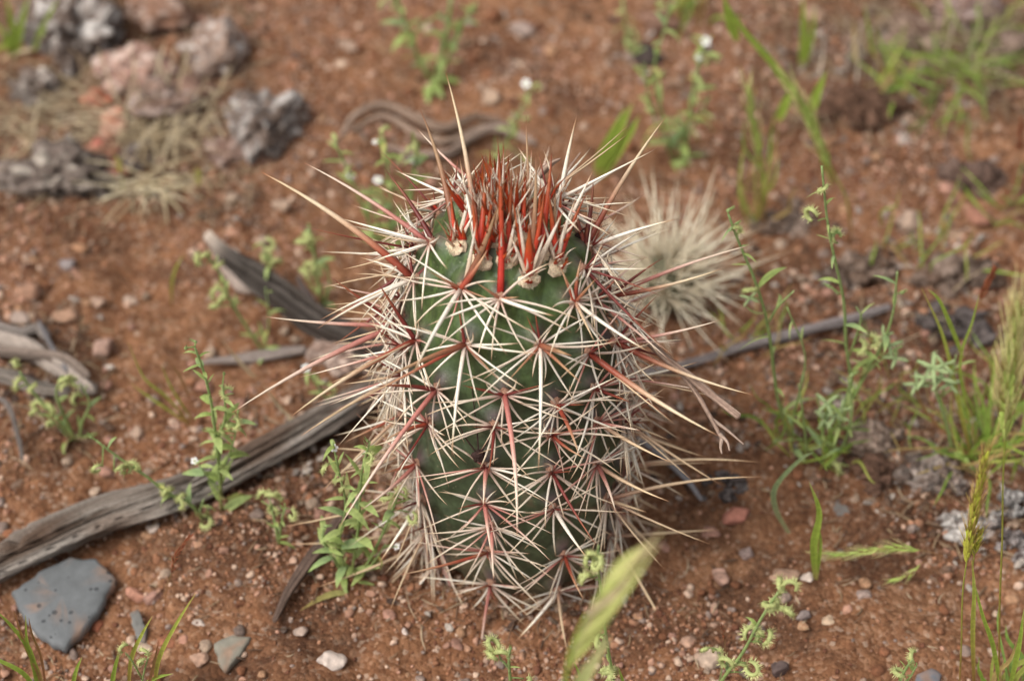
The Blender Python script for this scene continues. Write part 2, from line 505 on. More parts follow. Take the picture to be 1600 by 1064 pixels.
CREAM = [(0, (.40, .22, .18)), (.15, (.56, .42, .34)), (.5, (.66, .57, .46)), (.82, (.60, .48, .33)), (.93, (.34, .14, .05)), (1, (.14, .035, .02))]
KEYS = dict(cream=CREAM, white=WHITE, red=RED, redw=REDW, pink=PINK, dark=DARK, tan=TAN, brown=BROWN, yred=YRED, ywht=YWHT)

def a_frame(q):
    nr_, nw_ = prof_n(q['s']); r, w = prof(q['s'])
    d = float(body_disp(np.array([q['th']]), np.array([q['s']]))[0])
    er = AU * math.cos(q['th']) + AV * math.sin(q['th'])
    n = unit(er * float(nr_) + AX * float(nw_))
    p = CB + er * float(r) + AX * float(w) + n * d
    side = unit(np.cross(AX, er)); up = np.cross(n, side)
    if np.dot(up, AX) < 0: up = -up
    return p, n, unit(up), side
for q in A: q['p'], q['n'], q['up'], q['side'] = a_frame(q)

def spine_geo(p0, p1, r, kind, bend=(0, 0, 0), flat=1.0, seg=6, sides=5, hint=(0.3, 0.2, 1), taper=1.6):
    t = np.linspace(0, 1, seg + 1)
    p0 = np.asarray(p0); p1 = np.asarray(p1)
    pts = p0 + (p1 - p0) * t[:, None] + np.asarray(bend) * (t * (1 - t) * 4)[:, None]
    rad = r * (1 - 0.94 * t ** taper)
    V, F = tube_geo(pts, rad, sides, flat, True, hint)
    c = grad(KEYS[kind], t, rnd.uniform(0.86, 1.08))
    return V, F, np.repeat(c, sides, axis=0)
def cushion(q, big):
    """felted areole: a lumpy pad with short bristly felt"""
    mb = MB(); p, n, up, side = q['p'], q['n'], q['up'], q['side']
    rad = (0.40 if big else 0.21) * rnd.uniform(.9, 1.15)
    seg, rg = 10, 5
    V, Fc = [], []
    for i in range(rg + 1):
        f = i / rg * math.pi * 0.62
        for k in range(seg):
            a = k / seg * 2 * math.pi
            j = 1 + 0.22 * math.sin(a * 3 + i * 2.1 + q['th'] * 9) * math.sin(f)
            V.append(p + (side * math.cos(a) * (1.15 if big else 1) + up * math.sin(a) * (.85 if big else 1.15)) * rad * math.sin(f) * j + n * (rad * (0.38 if big else 0.75) * math.cos(f) - 0.02))
    for i in range(rg):
        for k in range(seg):
            a, b = i * seg + k, i * seg + (k + 1) % seg
            Fc.append((a, a + seg, b + seg, b))
    c0 = np.array([0.68, 0.55, 0.39]) if big else np.array([0.36, 0.20, 0.14])
    mb.add(V, Fc, c0)
    for _ in range(420 if big else 70):
        a = rnd.uniform(0, 6.283); f = math.acos(rnd.uniform(0.05, 1)); 
        d = (side * math.cos(a) + up * math.sin(a)) * math.sin(f) + n * math.cos(f)
        b = p + d * rad * 0.7 - (n * np.dot(d, n) * rad * .4 if big else 0); l = rnd.uniform(.08, .2) * (1.0 if big else 1.0)
        w = unit(np.cross(d, [rnd.uniform(-1, 1), rnd.uniform(-1, 1), rnd.uniform(-1, 1)])) * (0.011 if big else 0.014)
        tip = b + unit(d + np.array([rnd.uniform(-.5, .5) for _ in range(3)])) * l
        cc = c0 * rnd.uniform(0.8, 1.5) if rnd.random() < .75 else np.array([.62, .5, .36])
        mb.add([b - w, b + w, tip], [(0, 1, 2)], np.clip(cc, 0, .75))
    return mb
for q in A:
    q['obj'] = cushion(q, q['kind'] == 'w').build('areole', M_wool, cactus, origin=q['p'])
    q['hand'] = 0

# templates of the radial spines, 1 cm long along z
RT = []
for k in range(14):
    mb = MB()
    V, Fs, c = spine_geo((0, 0, 0), (0, 0, 1), 0.028, 'white' if k < 6 else 'cream' if k < 12 else 'pink', (rnd.uniform(-.09, .09), rnd.uniform(-.03, .03), 0), seg=7, sides=5, taper=2.6)
    mb.add(V, Fs, c); RT.append((V, Fs, c, mb.mesh('radial_spine', M_spine)))
radials = []
for qi, q in enumerate(A):
    if q['kind'] == 'w':
        continue
    k0 = 1.0 if q['s'] > 7 else 0.92
    spec = [(-26, 1.1), (24, 1.0), (-58, 2.2), (60, 2.2), (-86, 2.9), (88, 2.9), (-118, 2.8), (122, 2.8), (-150, 2.1), (152, 2.2), (178, 2.3)]
    if q['s'] > SL - 4.2: spec = spec[2:]
    if q['s'] < 10: spec = spec + [(-104, 2.4), (106, 2.4), (-72, 2.0), (74, 2.0), (-136, 2.2), (138, 2.2)]
    else: spec = spec + [(-104, 2.5), (106, 2.5)]
    for ang, l in spec:
        if rnd.random() < 0.13: continue
        a = R(ang + rnd.uniform(-12, 12)); el = R(rnd.uniform(5, 24))
        d = (q['up'] * math.cos(a) + q['side'] * math.sin(a)) * math.cos(el) + q['n'] * math.sin(el)
        l = l * rnd.uniform(.85, 1.3) * k0
        th = rnd.uniform(1.45, 2.05)
        facing = np.dot(q['n'], unit(CAM - q['p']))
        radials.append((facing + (0.6 if q['front'] else 0), qi, unit(d), l * (rnd.uniform(.55, .8) if rnd.random() < .14 else 1), th * (.85 if q['s'] < 9.5 else 1), rnd.randrange(13) if q['s'] > 12 else rnd.randrange(4, 14)))
radials.sort(key=lambda t: -t[0])
stuff = MB()
for n_, (f_, qi, d, l, th, k) in enumerate(radials):
    q = A[qi]; base = q['p'] + q['n'] * 0.06 + d * 0.07
    x, y, z = frame(d, q['n'] + np.array([.01, .02, .03]))
    V, Fs, c, me = RT[k]
    if n_ < 300: place('radial_spine', me, q['obj'], base, x, y, z, (th, th, l))
    else: stuff.add(base + (V[:, :1] * x + V[:, 1:2] * y) * th + V[:, 2:] * z * l, Fs, c * rnd.uniform(.85, 1.05))
so = stuff.build('radial_spine', M_spine, cactus); so['kind'] = 'stuff'

# long central spines the photo shows: base pixel, tip pixel, colour, base radius (cm), how far the tip comes forward (cm), bend in px
HAND = [
 (668,438, 410,270,'redw',.155,1.0,-10),(700,392, 476,255,'pink',.10,-.5,-6),(700,352, 520,338,'white',.07,-1,0),
 (626,509, 415,495,'pink',.10,0.6,4),(626,509, 515,432,'dark',.085,.8,0),(669,522, 588,438,'dark',.10,1.6,0),
 (626,525, 362,645,'pink',.13,1.6,-8),(650,540, 455,650,'redw',.125,2.0,-6),(640,600, 470,681,'tan',.09,1.0,-3),
 (664,445, 495,514,'white',.085,1.6,-4),(632,425, 500,500,'white',.075,.6,-4),(628,590, 505,655,'tan',.08,.8,0),
 (686,614, 530,824,'pink',.11,2.6,-5),(669,720, 565,796,'pink',.10,1.8,3),(676,776, 592,880,'white',.09,1.2,0),
 (640,775, 445,822,'tan',.09,1.0,4),(655,830, 452,850,'tan',.09,.8,6),(690,838, 498,916,'tan',.09,1.2,5),
 (770,842, 622,898,'red',.085,2.2,3),(700,880, 570,1045,'tan',.09,1.6,3),(766,930, 720,1062,'pink',.10,1.2,4),(770,930, 732,1064,'tan',.08,1.5,2),
 (632,650, 505,765,'tan',.08,.9,0),(640,690, 520,742,'tan',.07,.5,2),(632,712, 512,700,'tan',.07,.3,-2),
 (936,467, 1128,420,'redw',.10,.8,-5),(944,442, 1177,382,'pink',.095,-.6,6),(906,394, 1060,342,'white',.085,.2,3),
 (945,520, 1126,500,'pink',.085,.4,-4),(889,475, 1018,552,'white',.085,1.8,-3),(939,473, 1053,557,'white',.08,1.4,-4),
 (946,485, 1006,593,'white',.07,1.2,-3),(908,556, 1123,681,'redw',.135,2.6,-6),(943,540, 1177,617,'redw',.11,1.0,-8),
 (950,608, 1042,650,'dark',.075,.8,-2),(918,655, 1048,722,'tan',.09,2.0,-3),(915,718, 1045,783,'tan',.09,2.0,-4),
 (962,735, 1185,722,'tan',.085,.8,8),(958,768, 1190,745,'tan',.09,.9,10),(945,833, 1125,827,'tan',.08,.6,0),
 (956,590, 1092,565,'white',.07,.3,-3),(943,436, 1036,403,'dark',.08,.5,2),(955,500, 1028,461,'dark',.075,.6,2),
 (945,836, 1048,996,'tan',.09,1.0,3),(863,906, 805,1002,'white',.085,1.2,2),(866,908, 886,1015,'tan',.08,1.3,-2),
 (872,853, 912,936,'red',.09,2.4,-2),(857,780, 918,872,'white',.095,2.6,-2),(789,610, 808,838,'pink',.115,3.0,6),
 (836,536, 841,738,'white',.085,2.4,2),(733,540, 706,716,'white',.085,2.3,-3),(725,458, 642,592,'white',.10,3.2,-3),
 (733,534, 600,592,'brown',.125,3.0,-3),(730,540, 560,625,'red',.08,1.8,0),(839,532, 893,556,'brown',.13,2.2,0),(842,540, 908,598,'brown',.08,1.9,0),
 (740,540, 783,597,'brown',.065,.7,0),(832,540, 792,597,'brown',.065,.7,0),(789,604, 722,602,'dark',.07,1.2,0),(789,604, 852,600,'dark',.06,1.1,0),
 (696,600, 587,603,'dark',.095,1.6,-3),(862,626, 905,712,'red',.10,2.4,3),(866,622, 915,632,'dark',.05,.9,0),
 (853,665, 915,716,'red',.075,1.4,-3),(775,655, 762,745,'dark',.07,2.0,2),(765,718, 755,790,'pink',.10,1.8,0),
 (764,772, 767,862,'pink',.10,1.7,0),(773,806, 771,905,'pink',.09,1.6,0),(915,718, 962,800,'pink',.10,2.2,3),
 (880,464, 876,418,'red',.10,1.0,0),(882,466, 908,405,'red',.10,.8,2),(884,466, 932,435,'brown',.08,1.0,0),(936,464, 948,395,'dark',.085,.5,0),
 (736,524, 716,478,'dark',.07,.7,0),(836,524, 835,482,'dark',.06,.6,0),(832,524, 822,492,'dark',.05,.7,0),(668,434, 640,370,'dark',.08,0,2),(672,434, 702,385,'dark',.07,.1,0),
 (669,718, 588,742,'red',.08,1.1,0),(676,774, 612,800,'dark',.06,.9,0),(686,651, 598,690,'red',.09,1.5,-4),(640,655, 540,690,'red',.07,.5,0),
 (911,600, 985,628,'dark',.08,1.5,0),(917,651, 1000,672,'pink',.08,1.2,0),(931,770, 1010,800,'tan',.08,1.2,0),(936,893, 1005,950,'tan',.07,1.0,0),
 (696,452, 560,402,'white',.07,.2,-4),(690,388, 575,410,'white',.06,.2,0),(690,385, 600,330,'pink',.06,-.5,0),
 (730,445, 672,425,'brown',.07,.9,0),(734,442, 762,390,'red',.13,1.2,-2),(778,464, 742,440,'brown',.06,.7,0),(786,464, 812,464,'brown',.05,.6,0),
 (784,466, 868,494,'white',.085,1.6,-2),(882,470, 928,532,'tan',.075,1.6,0),(738,455, 772,470,'brown',.05,.5,0),
]
for (bx, by, tx, ty, kind, r, fwd_, bend) in HAND:
    q = min([a for a in A if a['kind'] == 'a'], key=lambda a: (a['px'][0] - bx) ** 2 + (a['px'][1] - by) ** 2 if a['px'] else 9e9)
    p0 = q['p'] + q['n'] * 0.08
    t = float(np.dot(q['p'] - CAM, FWD)) - fwd_
    p1 = at_depth(tx, ty, t)
    q['hand'] += 1
    side_ = unit(np.cross(p1 - p0, FWD))
    mb = MB(); mb.add(*spine_geo(p0, p1, r, kind, side_ * bend / 41.0, seg=9, sides=6))
    mb.build('central_spine', M_spine, q['obj'])
count_c = len(HAND)
rest = MB()
for q in A:
    if q['kind'] == 'w': continue
    spec = []
    if q['hand'] == 0 or not q['front']: spec = [(180 + rnd.uniform(-40, 40), R(rnd.uniform(35, 75)), rnd.uniform(2.6, 5.2), rnd.choice(['pink', 'tan', 'tan'] if q['s'] < 10 else ['pink', 'white', 'dark']), .075)]
    if abs(math.sin(q['th'])) < .75 and q['s'] < SL - 2.5:
        spec += [(180 + rnd.uniform(-75, 75), R(rnd.uniform(50, 85)), rnd.uniform(1.8, 4.6), rnd.choice(['tan', 'white', 'pink', 'dark', 'tan'] if q['s'] > 9 else ['tan', 'white', 'tan', 'cream']), .052) for _ in range(2 if math.cos(q['th']) < 0 or rnd.random() < .35 else 0)]
    if q['hand'] < 2: spec += [(-42, R(48), rnd.uniform(.9, 1.8), 'dark' if q['s'] > 8 else 'brown', .05), (40, R(48), rnd.uniform(.9, 1.8), 'dark', .05)]
    for ang, el, l, kind, r in spec:
        if q['s'] < 2.0: l *= .6
        a = R(ang + rnd.uniform(-14, 14))
        d = (q['up'] * math.cos(a) + q['side'] * math.sin(a)) * math.cos(el) + q['n'] * math.sin(el)
        p0 = q['p'] + q['n'] * 0.08
        g = spine_geo(p0, p0 + d * l, r, kind, q['side'] * rnd.uniform(-.1, .1), seg=6, sides=5)
        if count_c < 290:
            mb = MB(); mb.add(*g); mb.build('central_spine', M_spine, q['obj']); count_c += 1
        else: rest.add(*g)
if rest.n:
    ro = rest.build('central_spine', M_spine, cactus); ro['kind'] = 'stuff'

# the crown: flat young spines, red ones and pale ones, standing up out of the wool
CROWN = [
 (745,402, 697,115,'redw',.13,-1.0,-8,.6),(712,388, 657,172,'brown',.15,-.4,-8,.6),(855,388, 903,175,'white',.12,-1.6,4,.8),(905,390, 1041,182,'redw',.12,-1.0,6,.8),
 (824,400, 822,180,'brown',.10,-.8,2,.6),(782,458, 777,212,'yred',.135,1.0,-4,.6),(690,386, 601,264,'dark',.11,-.6,-4,.7),(868,395, 926,268,'ywht',.10,-.5,0,.6),
 (896,392, 927,280,'dark',.12,-.4,-3,.6),(845,400, 862,240,'yred',.15,-.2,-2,.5),(755,395, 718,245,'white',.10,-.8,2,.7),(790,400, 763,255,'yred',.12,-.4,2,.5),
 (825,432, 838,242,'brown',.14,.8,-3,.5),(822,434, 808,320,'ywht',.10,1.2,0,.5),(822,430, 828,350,'yred',.22,1.3,0,.45),(838,425, 880,330,'ywht',.13,.8,0,.5),
 (866,412, 858,300,'yred',.15,.7,0,.5),(824,430, 800,300,'yred',.11,.9,2,.5),(826,430, 852,288,'yred',.12,.8,-2,.5),(866,412, 843,310,'yred',.10,.6,2,.5),(752,408, 738,300,'yred',.10,.5,2,.5),(754,408, 772,285,'yred',.11,.6,-2,.5),(718,384, 704,292,'yred',.09,.1,2,.5),(792,404, 800,272,'yred',.12,.5,0,.5),(838,394, 845,278,'yred',.11,.4,0,.5),(792,404, 778,300,'yred',.10,.6,2,.5),(775,374, 760,285,'ywht',.09,.2,0,.5),(815,370, 822,275,'yred',.11,.2,0,.5),(868,376, 878,285,'yred',.10,.1,0,.5),(824,434, 797,366,'ywht',.10,1.1,0,.5),(826,434, 853,362,'ywht',.10,1.0,0,.5),(754,410, 733,348,'ywht',.09,.8,0,.5),(866,414, 884,348,'ywht',.09,.7,0,.5),(866,414, 848,342,'ywht',.09,.8,0,.5),(792,406, 806,340,'ywht',.10,.8,0,.5),(838,396, 826,330,'ywht',.09,.6,0,.5),(720,386, 742,330,'ywht',.09,.5,0,.5),(866,412, 900,310,'ywht',.11,.4,3,.5),(870,412, 918,300,'yred',.12,.2,3,.6),(752,408, 788,290,'brown',.16,.7,-4,.5),(752,408, 775,335,'yred',.17,.9,0,.5),
 (738,405, 757,260,'yred',.15,-.1,-4,.5),(718,384, 735,300,'ywht',.11,.1,0,.5),(718,384, 752,270,'yred',.13,0,-2,.5),(730,446, 778,320,'brown',.16,1.6,-4,.5),(735,440, 745,345,'ywht',.10,1.0,0,.5),
 (905,392, 885,290,'red',.10,-.3,0,.6),(905,392, 918,350,'dark',.10,.3,0,.6),(868,408, 868,300,'brown',.14,.4,2,.5),
]
def nearest(bx, by): return min([a for a in A if a['px']], key=lambda a: (a['px'][0] - bx) ** 2 + (a['px'][1] - by) ** 2)
for (bx, by, tx, ty, kind, r, fwd_, bend, flat) in CROWN:
    q = nearest(bx, by)
    t = float(np.dot(q['p'] - CAM, FWD))
    p0 = q['p'] * .6 + .4 * at_depth(bx, by, t)
    p1 = at_depth(tx, ty, t - fwd_)
    mb = MB(); mb.add(*spine_geo(p0, p1, r, kind, unit(np.cross(p1 - p0, FWD)) * bend / 41.0, flat, 9, 6, CAM - p0))
    mb.build('young_spine', M_young, q['obj'])
apex = to_world(0, 0, 18.1)
for q in A:
    wool = q['kind'] == 'w'
    top = q['s'] > SL - 3.6
    if not (wool or top): continue
    for k in range(19 if wool else 2):
        kind = rnd.choice(['yred', 'yred', 'yred', 'ywht', 'ywht', 'ywht', 'brown'] if wool else ['yred', 'ywht', 'brown'])
        tilt = (q['p'] - apex) - AX * np.dot(q['p'] - apex, AX)
        out = unit(AX + tilt * rnd.uniform(.05, .42) + np.array([rnd.gauss(0, .22), rnd.gauss(0, .22), 0]))
        l = rnd.choice([.8, 1.0, 1.2, 1.5, 1.9, 2.4]) * rnd.uniform(.85, 1.15) * (1 if math.sin(q['th']) < .2 else .8)
        r = rnd.choice([.055, .07, .085, .11]) if kind == 'yred' else rnd.uniform(.04, .075)
        l *= 1.18 - .26 * np.linalg.norm(tilt)
        p0 = q['p'] + (unit(apex - q['p']) * .10 if wool else q['n'] * .05) + unit(np.array([rnd.gauss(0, 1) for _ in range(3)])) * (.26 if wool else .12)
        mb = MB(); mb.add(*spine_geo(p0, p0 + out * l, r, kind, np.array([rnd.uniform(-.08, .08) for _ in range(3)]), .5, 6, 6, CAM - p0))
        mb.build('young_spine', M_young, q['obj'])
# ------------------------------------------------------------------ stones, gravel
def ico(sub):
    bm = bmesh.new(); bmesh.ops.create_icosphere(bm, subdivisions=sub, radius=1.0)
    v = np.array([q.co[:] for q in bm.verts]); f = [tuple(w.index for w in q.verts) for q in bm.faces]
    bm.free(); return v, f
ICO = {k: ico(k) for k in (1, 2, 3, 4, 5)}
def rot(rng):
    q = np.array([rng.gauss(0, 1) for _ in range(4)]); q /= np.linalg.norm(q)
    w, x, y, z = q
    return np.array([[1-2*(y*y+z*z), 2*(x*y-w*z), 2*(x*z+w*y)], [2*(x*y+w*z), 1-2*(x*x+z*z), 2*(y*z-w*x)], [2*(x*z-w*y), 2*(y*z+w*x), 1-2*(x*x+y*y)]])
def pebble_geo(rng, sub=2, cuts=6, rough=.10, squash=(1, .8, .6)):
    v, f = ICO[sub]; v = v.copy()
    for _ in range(cuts):
        n = unit([rng.gauss(0, 1), rng.gauss(0, 1), rng.gauss(0, 1)]); d = rng.uniform(.55, .88)
        e = v @ n - d
        v = v - np.outer(np.clip(e, 0, None) * .92, n)
    v = v * (1 + rough * fbm(v * 1.6 + rng.uniform(0, 90), 3, 5)[:, None])
    return v * np.array(squash), f
def stone(px, py, wpx, label, col, ratio=.75, h=.55, ang=0, cuts=6, mat=None, name='stone', sub=3, rough=.10, col2=None, sink=.3, group=None, cat='stone', seed=None):
    """a stone whose middle shows at the pixel and which is wpx pixels wide"""
    p = ground(px, py); r = wpx / 2 / scale_at(p)
    rng = random.Random(int(px * 31 + py * 7) if seed is None else seed)
    v, f = pebble_geo(rng, sub, cuts, rough, (1, 1, 1))
    v = v * np.array([r, r * ratio, r * h])
    a = R(ang); v = v @ np.array([[math.cos(a), math.sin(a), 0], [-math.sin(a), math.cos(a), 0], [0, 0, 1]])
    z = gz(p[0], p[1]) + r * h * (1 - 2 * sink * .8)
    c = np.tile(np.array(col, float), (len(v), 1))
    if col2 is not None:
        m = np.clip(fbm(v / r * 1.6 + px, 4, 3) * 1.4 + .4, 0, 1)[:, None]
        c = c * (1 - m) + np.array(col2) * m
    c = (c * .72 + np.array((.27, .135, .08)) * .28) * .86 * (1 + .25 * fbm(v / r * 3 + py, 3, 4)[:, None])
    mb = MB(); mb.add(v + np.array([p[0], p[1], z]), f, np.clip(c, .01, .9))
    o = mb.build(name, mat or M_stone, origin=(p[0], p[1], z))
    return tag(o, label, cat, group)

SOILD = (.20, .085, .045)
def slab(pix, z0, thick, label, col, mat, name='stone', spots=None, tilt=0.0, cat='stone'):
    """a flat broken slab: outline in pixels on the plane of its upper face"""
    top = np.array([at_z(x, y, gz(*ground(x, y)[:2]) * .2 + z0) for x, y in pix]); c = top.mean(0)
    # refine the outline with small chips
    rng = random.Random(pix[0][0])
    out = []
    for i in range(len(top)):
        a, b = top[i], top[(i + 1) % len(top)]
        m = max(2, int(np.linalg.norm(b - a) / .28))
        for k in range(m):
            p = a + (b - a) * k / m
            if k: p = p + unit(p - c) * rng.uniform(-.09, .06)
            out.append(p)
    out = np.array(out); n = len(out)
    rings = []
    for f_, dz in ((0.0, .02), (.35, .03), (.7, .015), (.93, 0.0), (1.0, -.07), (1.03, -.5 * thick), (.97, -thick)):
        r_ = c + (out - c) * f_ if f_ else np.repeat(c[None], n, 0)
        r_ = r_ + np.array([0, 0, dz]); r_[:, 2] += .06 * vnoise(r_ * 1.3, 4) + .02 * vnoise(r_ * 4.5, 5)
        rings.append(r_)
    V = np.concatenate(rings); F_ = []
    for i in range(len(rings) - 1):
        for k in range(n):
            a, b = i * n + k, i * n + (k + 1) % n
            F_.append((a, a + n, b + n, b))
    cc = np.tile(np.array(col, float), (len(V), 1)) * (1 + .12 * fbm(V * 1.2, 3, 8)[:, None])
    m = np.clip(fbm(V * 1.1, 4, 12) * 1.6 - .3, 0, .75)[:, None]
    cc = cc * (1 - m) + np.array([.26, .16, .11]) * m
    mb = MB(); mb.add(V, F_, cc)
    o = mb.build(name, mat, origin=c)
    return tag(o, label, cat)
def slate_material():
    m = vc_mat('spotted_slate', 0.7, 0.10, 250, 0.35, 1100, 0.25)
    nt = m.node_tree; N = nt.nodes; L = nt.links; b = N['Principled BSDF']
    tc = N.new('ShaderNodeTexCoord'); v = N.new('ShaderNodeTexVoronoi'); v.inputs['Scale'].default_value = 240; v.inputs['Randomness'].default_value = .95
    L.new(tc.outputs['Object'], v.inputs['Vector'])
    sp = N.new('ShaderNodeSeparateColor'); L.new(v.outputs['Color'], sp.inputs[0])
    th = N.new('ShaderNodeMath'); th.operation = 'MULTIPLY'; th.inputs[1].default_value = .31; L.new(sp.outputs[1], th.inputs[0])
    lt = N.new('ShaderNodeMath'); lt.operation = 'LESS_THAN'; L.new(v.outputs['Distance'], lt.inputs[0]); L.new(th.outputs[0], lt.inputs[1])
    x = N.new('ShaderNodeMix'); x.data_type = 'RGBA'
    src = b.inputs['Base Color'].links[0].from_socket
    mm = N.new('ShaderNodeMath'); mm.operation = 'MULTIPLY'; mm.inputs[1].default_value = .75
    L.new(lt.outputs[0], mm.inputs[0]); L.new(mm.outputs[0], x.inputs[0])
    L.new(src, x.inputs[6]); x.inputs[7].default_value = (0.03, 0.032, 0.035, 1); L.new(x.outputs[2], b.inputs['Base Color'])
    return m
slab([(18, 922), (60, 892), (110, 868), (150, 872), (180, 902), (152, 955), (100, 1012), (62, 990), (38, 962)], .5, .6, 'large flat blue-grey slate with small dark pits beside the grey log', (.115, .12, .124), slate_material(), 'slate')
slab([(334, 1003), (362, 991), (392, 994), (376, 1022), (352, 1046), (340, 1030)], .45, .4, 'flat greenish-grey wedge of stone pointing down, between white and pink pebbles', (.20, .185, .15), M_slate, 'stone')
slab([(478, 1035), (492, 1026), (504, 1052), (506, 1080), (480, 1078), (476, 1052)], .35, .35, 'dark blue-grey chip of slate touching the white quartz lump', (.12, .122, .125), M_slate, 'stone')
slab([(202, 956), (216, 950), (230, 980), (226, 1000), (212, 992)], .3, .3, 'thin grey slate sliver next to the big pitted slate', (.15, .145, .135), M_slate, 'stone')
slab([(1432, 1052), (1455, 1042), (1472, 1052), (1470, 1085), (1430, 1085)], .4, .4, 'blue-grey slate chip under the pale curled sprout', (.13, .14, .16), M_slate, 'stone')
slab([(1298, 785), (1322, 776), (1342, 786), (1338, 802), (1310, 804)], .3, .3, 'grey slate chip half sunk below the lichen-crusted clods', (.14, .125, .115), M_slate, 'stone')
PINKC, WHT, TANC, REDC, GRY, DRK = (.42, .22, .16), (.58, .50, .44), (.42, .27, .17), (.30, .12, .065), (.26, .22, .20), (.09, .085, .085)
for a in [
 (518, 1034, 40, 'white angular quartz lump, brightest stone at the front of the cactus', (.66, .58, .52), .9, .7),
 (241, 827, 24, 'small pale pebble just below the middle of the grey log', WHT, .8, .7),
 (312, 978, 22, 'oval whitish-pink pebble above the greenish wedge', WHT, .8, .6),
 (288, 1003, 28, 'rounded pink pebble near the grey slate sliver', PINKC, .9, .7),
 (313, 1030, 28, 'pinkish cream pebble beside the greenish wedge', (.46, .30, .22), .9, .6),
 (260, 1005, 32, 'brick-red stone with a dark underside by the grass stems', REDC, .8, .6),
 (222, 1014, 30, 'cream wedge-shaped stone behind the yellow bur', (.56, .44, .34), .8, .6),
 (58, 990, 18, 'tiny white pebble on the lower edge of the big slate', (.6, .56, .5), 1, .7),
 (153, 978, 26, 'rust-red crumb of stone beside the big slate', (.34, .11, .06), .8, .7),
 (212, 932, 36, 'flat salmon-pink stone between the log and the slate sliver', (.42, .21, .15), .6, .5),
 (238, 938, 34, 'dull mauve-pink stone touching the salmon one', (.36, .21, .17), .6, .5),
 (470, 989, 26, 'half buried grey-white pebble on bare red soil', (.42, .34, .29), .7, .5),
 (632, 990, 16, 'small white bead of quartz in front of the cactus', (.6, .52, .47), 1, .7),
 (163, 545, 40, 'round grey-pink stone on the bare soil between the two dead branches', (.40, .27, .22), .85, .7),
 (30, 835, 20, 'small grey pebble above the near end of the log', GRY, .8, .6),
 (212, 678, 24, 'cream pebble on dark soil above the log', (.46, .34, .26), 1, .7),
 (272, 666, 22, 'pale pink pebble under the tall white-tipped herb', (.48, .32, .25), .9, .6),
 (320, 605, 28, 'pink stone behind the stem of the tall herb', (.42, .23, .17), 1, .6),
 (105, 500, 40, 'tan rounded stone near the bundle of dead twigs', (.40, .25, .17), .8, .7),
 (45, 463, 44, 'pinkish stone above the bundle of dead twigs', (.38, .22, .15), .8, .7),
 (33, 500, 30, 'whitish stone at the top of the dead twig bundle', (.44, .36, .31), .9, .7),
 (205, 472, 26, 'whitish stone on open soil above the round grey-pink one', (.46, .36, .29), .8, .6),
 (152, 475, 26, 'cream-pink stone left of the whitish stone on open soil', (.42, .30, .23), .8, .6),
 (105, 415, 26, 'bluish-grey pebble on the open red soil', (.27, .26, .27), .8, .6),
 (123, 390, 26, 'orange-tan pebble above the bluish-grey one', (.42, .23, .13), .8, .6),
 (440, 325, 28, 'cream round pebble near the pitted grey rock', (.48, .36, .27), .9, .7),
 (545, 75, 34, 'pale rounded stone near the leafy sprout at the far edge', (.36, .27, .21), .8, .6),
 (765, 155, 34, 'cream stone behind the white flower stalk', (.46, .34, .25), .8, .7),
 (815, 50, 40, 'grey-white stone near the far edge of the soil', (.34, .28, .25), .8, .7),
 (1125, 905, 28, 'upright pale pink stone in front of the cactus', (.44, .28, .22), 1.1, .8),
 (1224, 905, 44, 'broad pinkish tan stone beside the white pebble', (.42, .28, .20), .8, .55),
 (1262, 903, 24, 'bright white pebble against the broad pinkish tan stone', (.62, .54, .47), .8, .7),
 (1150, 808, 42, 'rose-pink stone beside the dark pitted clod', (.42, .17, .13), .9, .7),
 (1110, 1032, 40, 'cream white rounded stone behind the bur stalk', (.58, .46, .36), .9, .7),
 (1216, 1046, 30, 'dark charcoal stone on bare soil at the front', (.075, .075, .085), .9, .8),
 (1294, 972, 24, 'bright cream pebble on bare soil at the front', (.58, .44, .31), .9, .7),
 (1075, 1004, 24, 'pinkish cream pebble close to the foxtail stem', (.46, .30, .22), .9, .6),
 (1256, 962, 26, 'bluish-grey pebble beside the bright cream one', (.24, .22, .22), .7, .6),
 (1350, 930, 26, 'grey-white flecked pebble below the drooping grass panicle', (.36, .29, .26), .8, .6),
 (1168, 865, 24, 'grey bead of stone between the rose-pink stone and the pale pink one', (.27, .22, .21), .9, .7),
 (1550, 1022, 26, 'cream pebble among the grass stems in the corner', (.5, .38, .3), .9, .7),
 (1516, 1018, 20, 'small orange-cream pebble among the grass stems', (.5, .33, .2), .9, .7),
 (1140, 755, 26, 'dull grey stone under the twig ends', (.24, .18, .16), .8, .6),
 (1270, 30, 44, 'tan rock at the far edge by the tall grass blade', (.38, .26, .18), .8, .7),
 (1418, 350, 44, 'cream stone behind the branching herb', (.42, .32, .25), .8, .7),
 (1493, 372, 30, 'tan stone among dark clods on the far soil', (.42, .29, .2), .8, .7),
 (1530, 345, 44, 'brick-pink stone at the far edge of the dark clods', (.38, .18, .13), .8, .7),
 (1412, 222, 26, 'white pebble on the far gravelly soil', (.52, .45, .4), 1, .7),
 (1110, 835, 30, 'dusky pink stone near the ends of the low spines', (.36, .20, .16), .8, .6),
]:
    stone(a[0], a[1], a[2] * 1.12, a[3], a[4], a[5] if len(a) > 5 else .8, a[6] if len(a) > 6 else .6, ang=rnd.uniform(-40, 40), cuts=12, rough=.16, sink=.42)
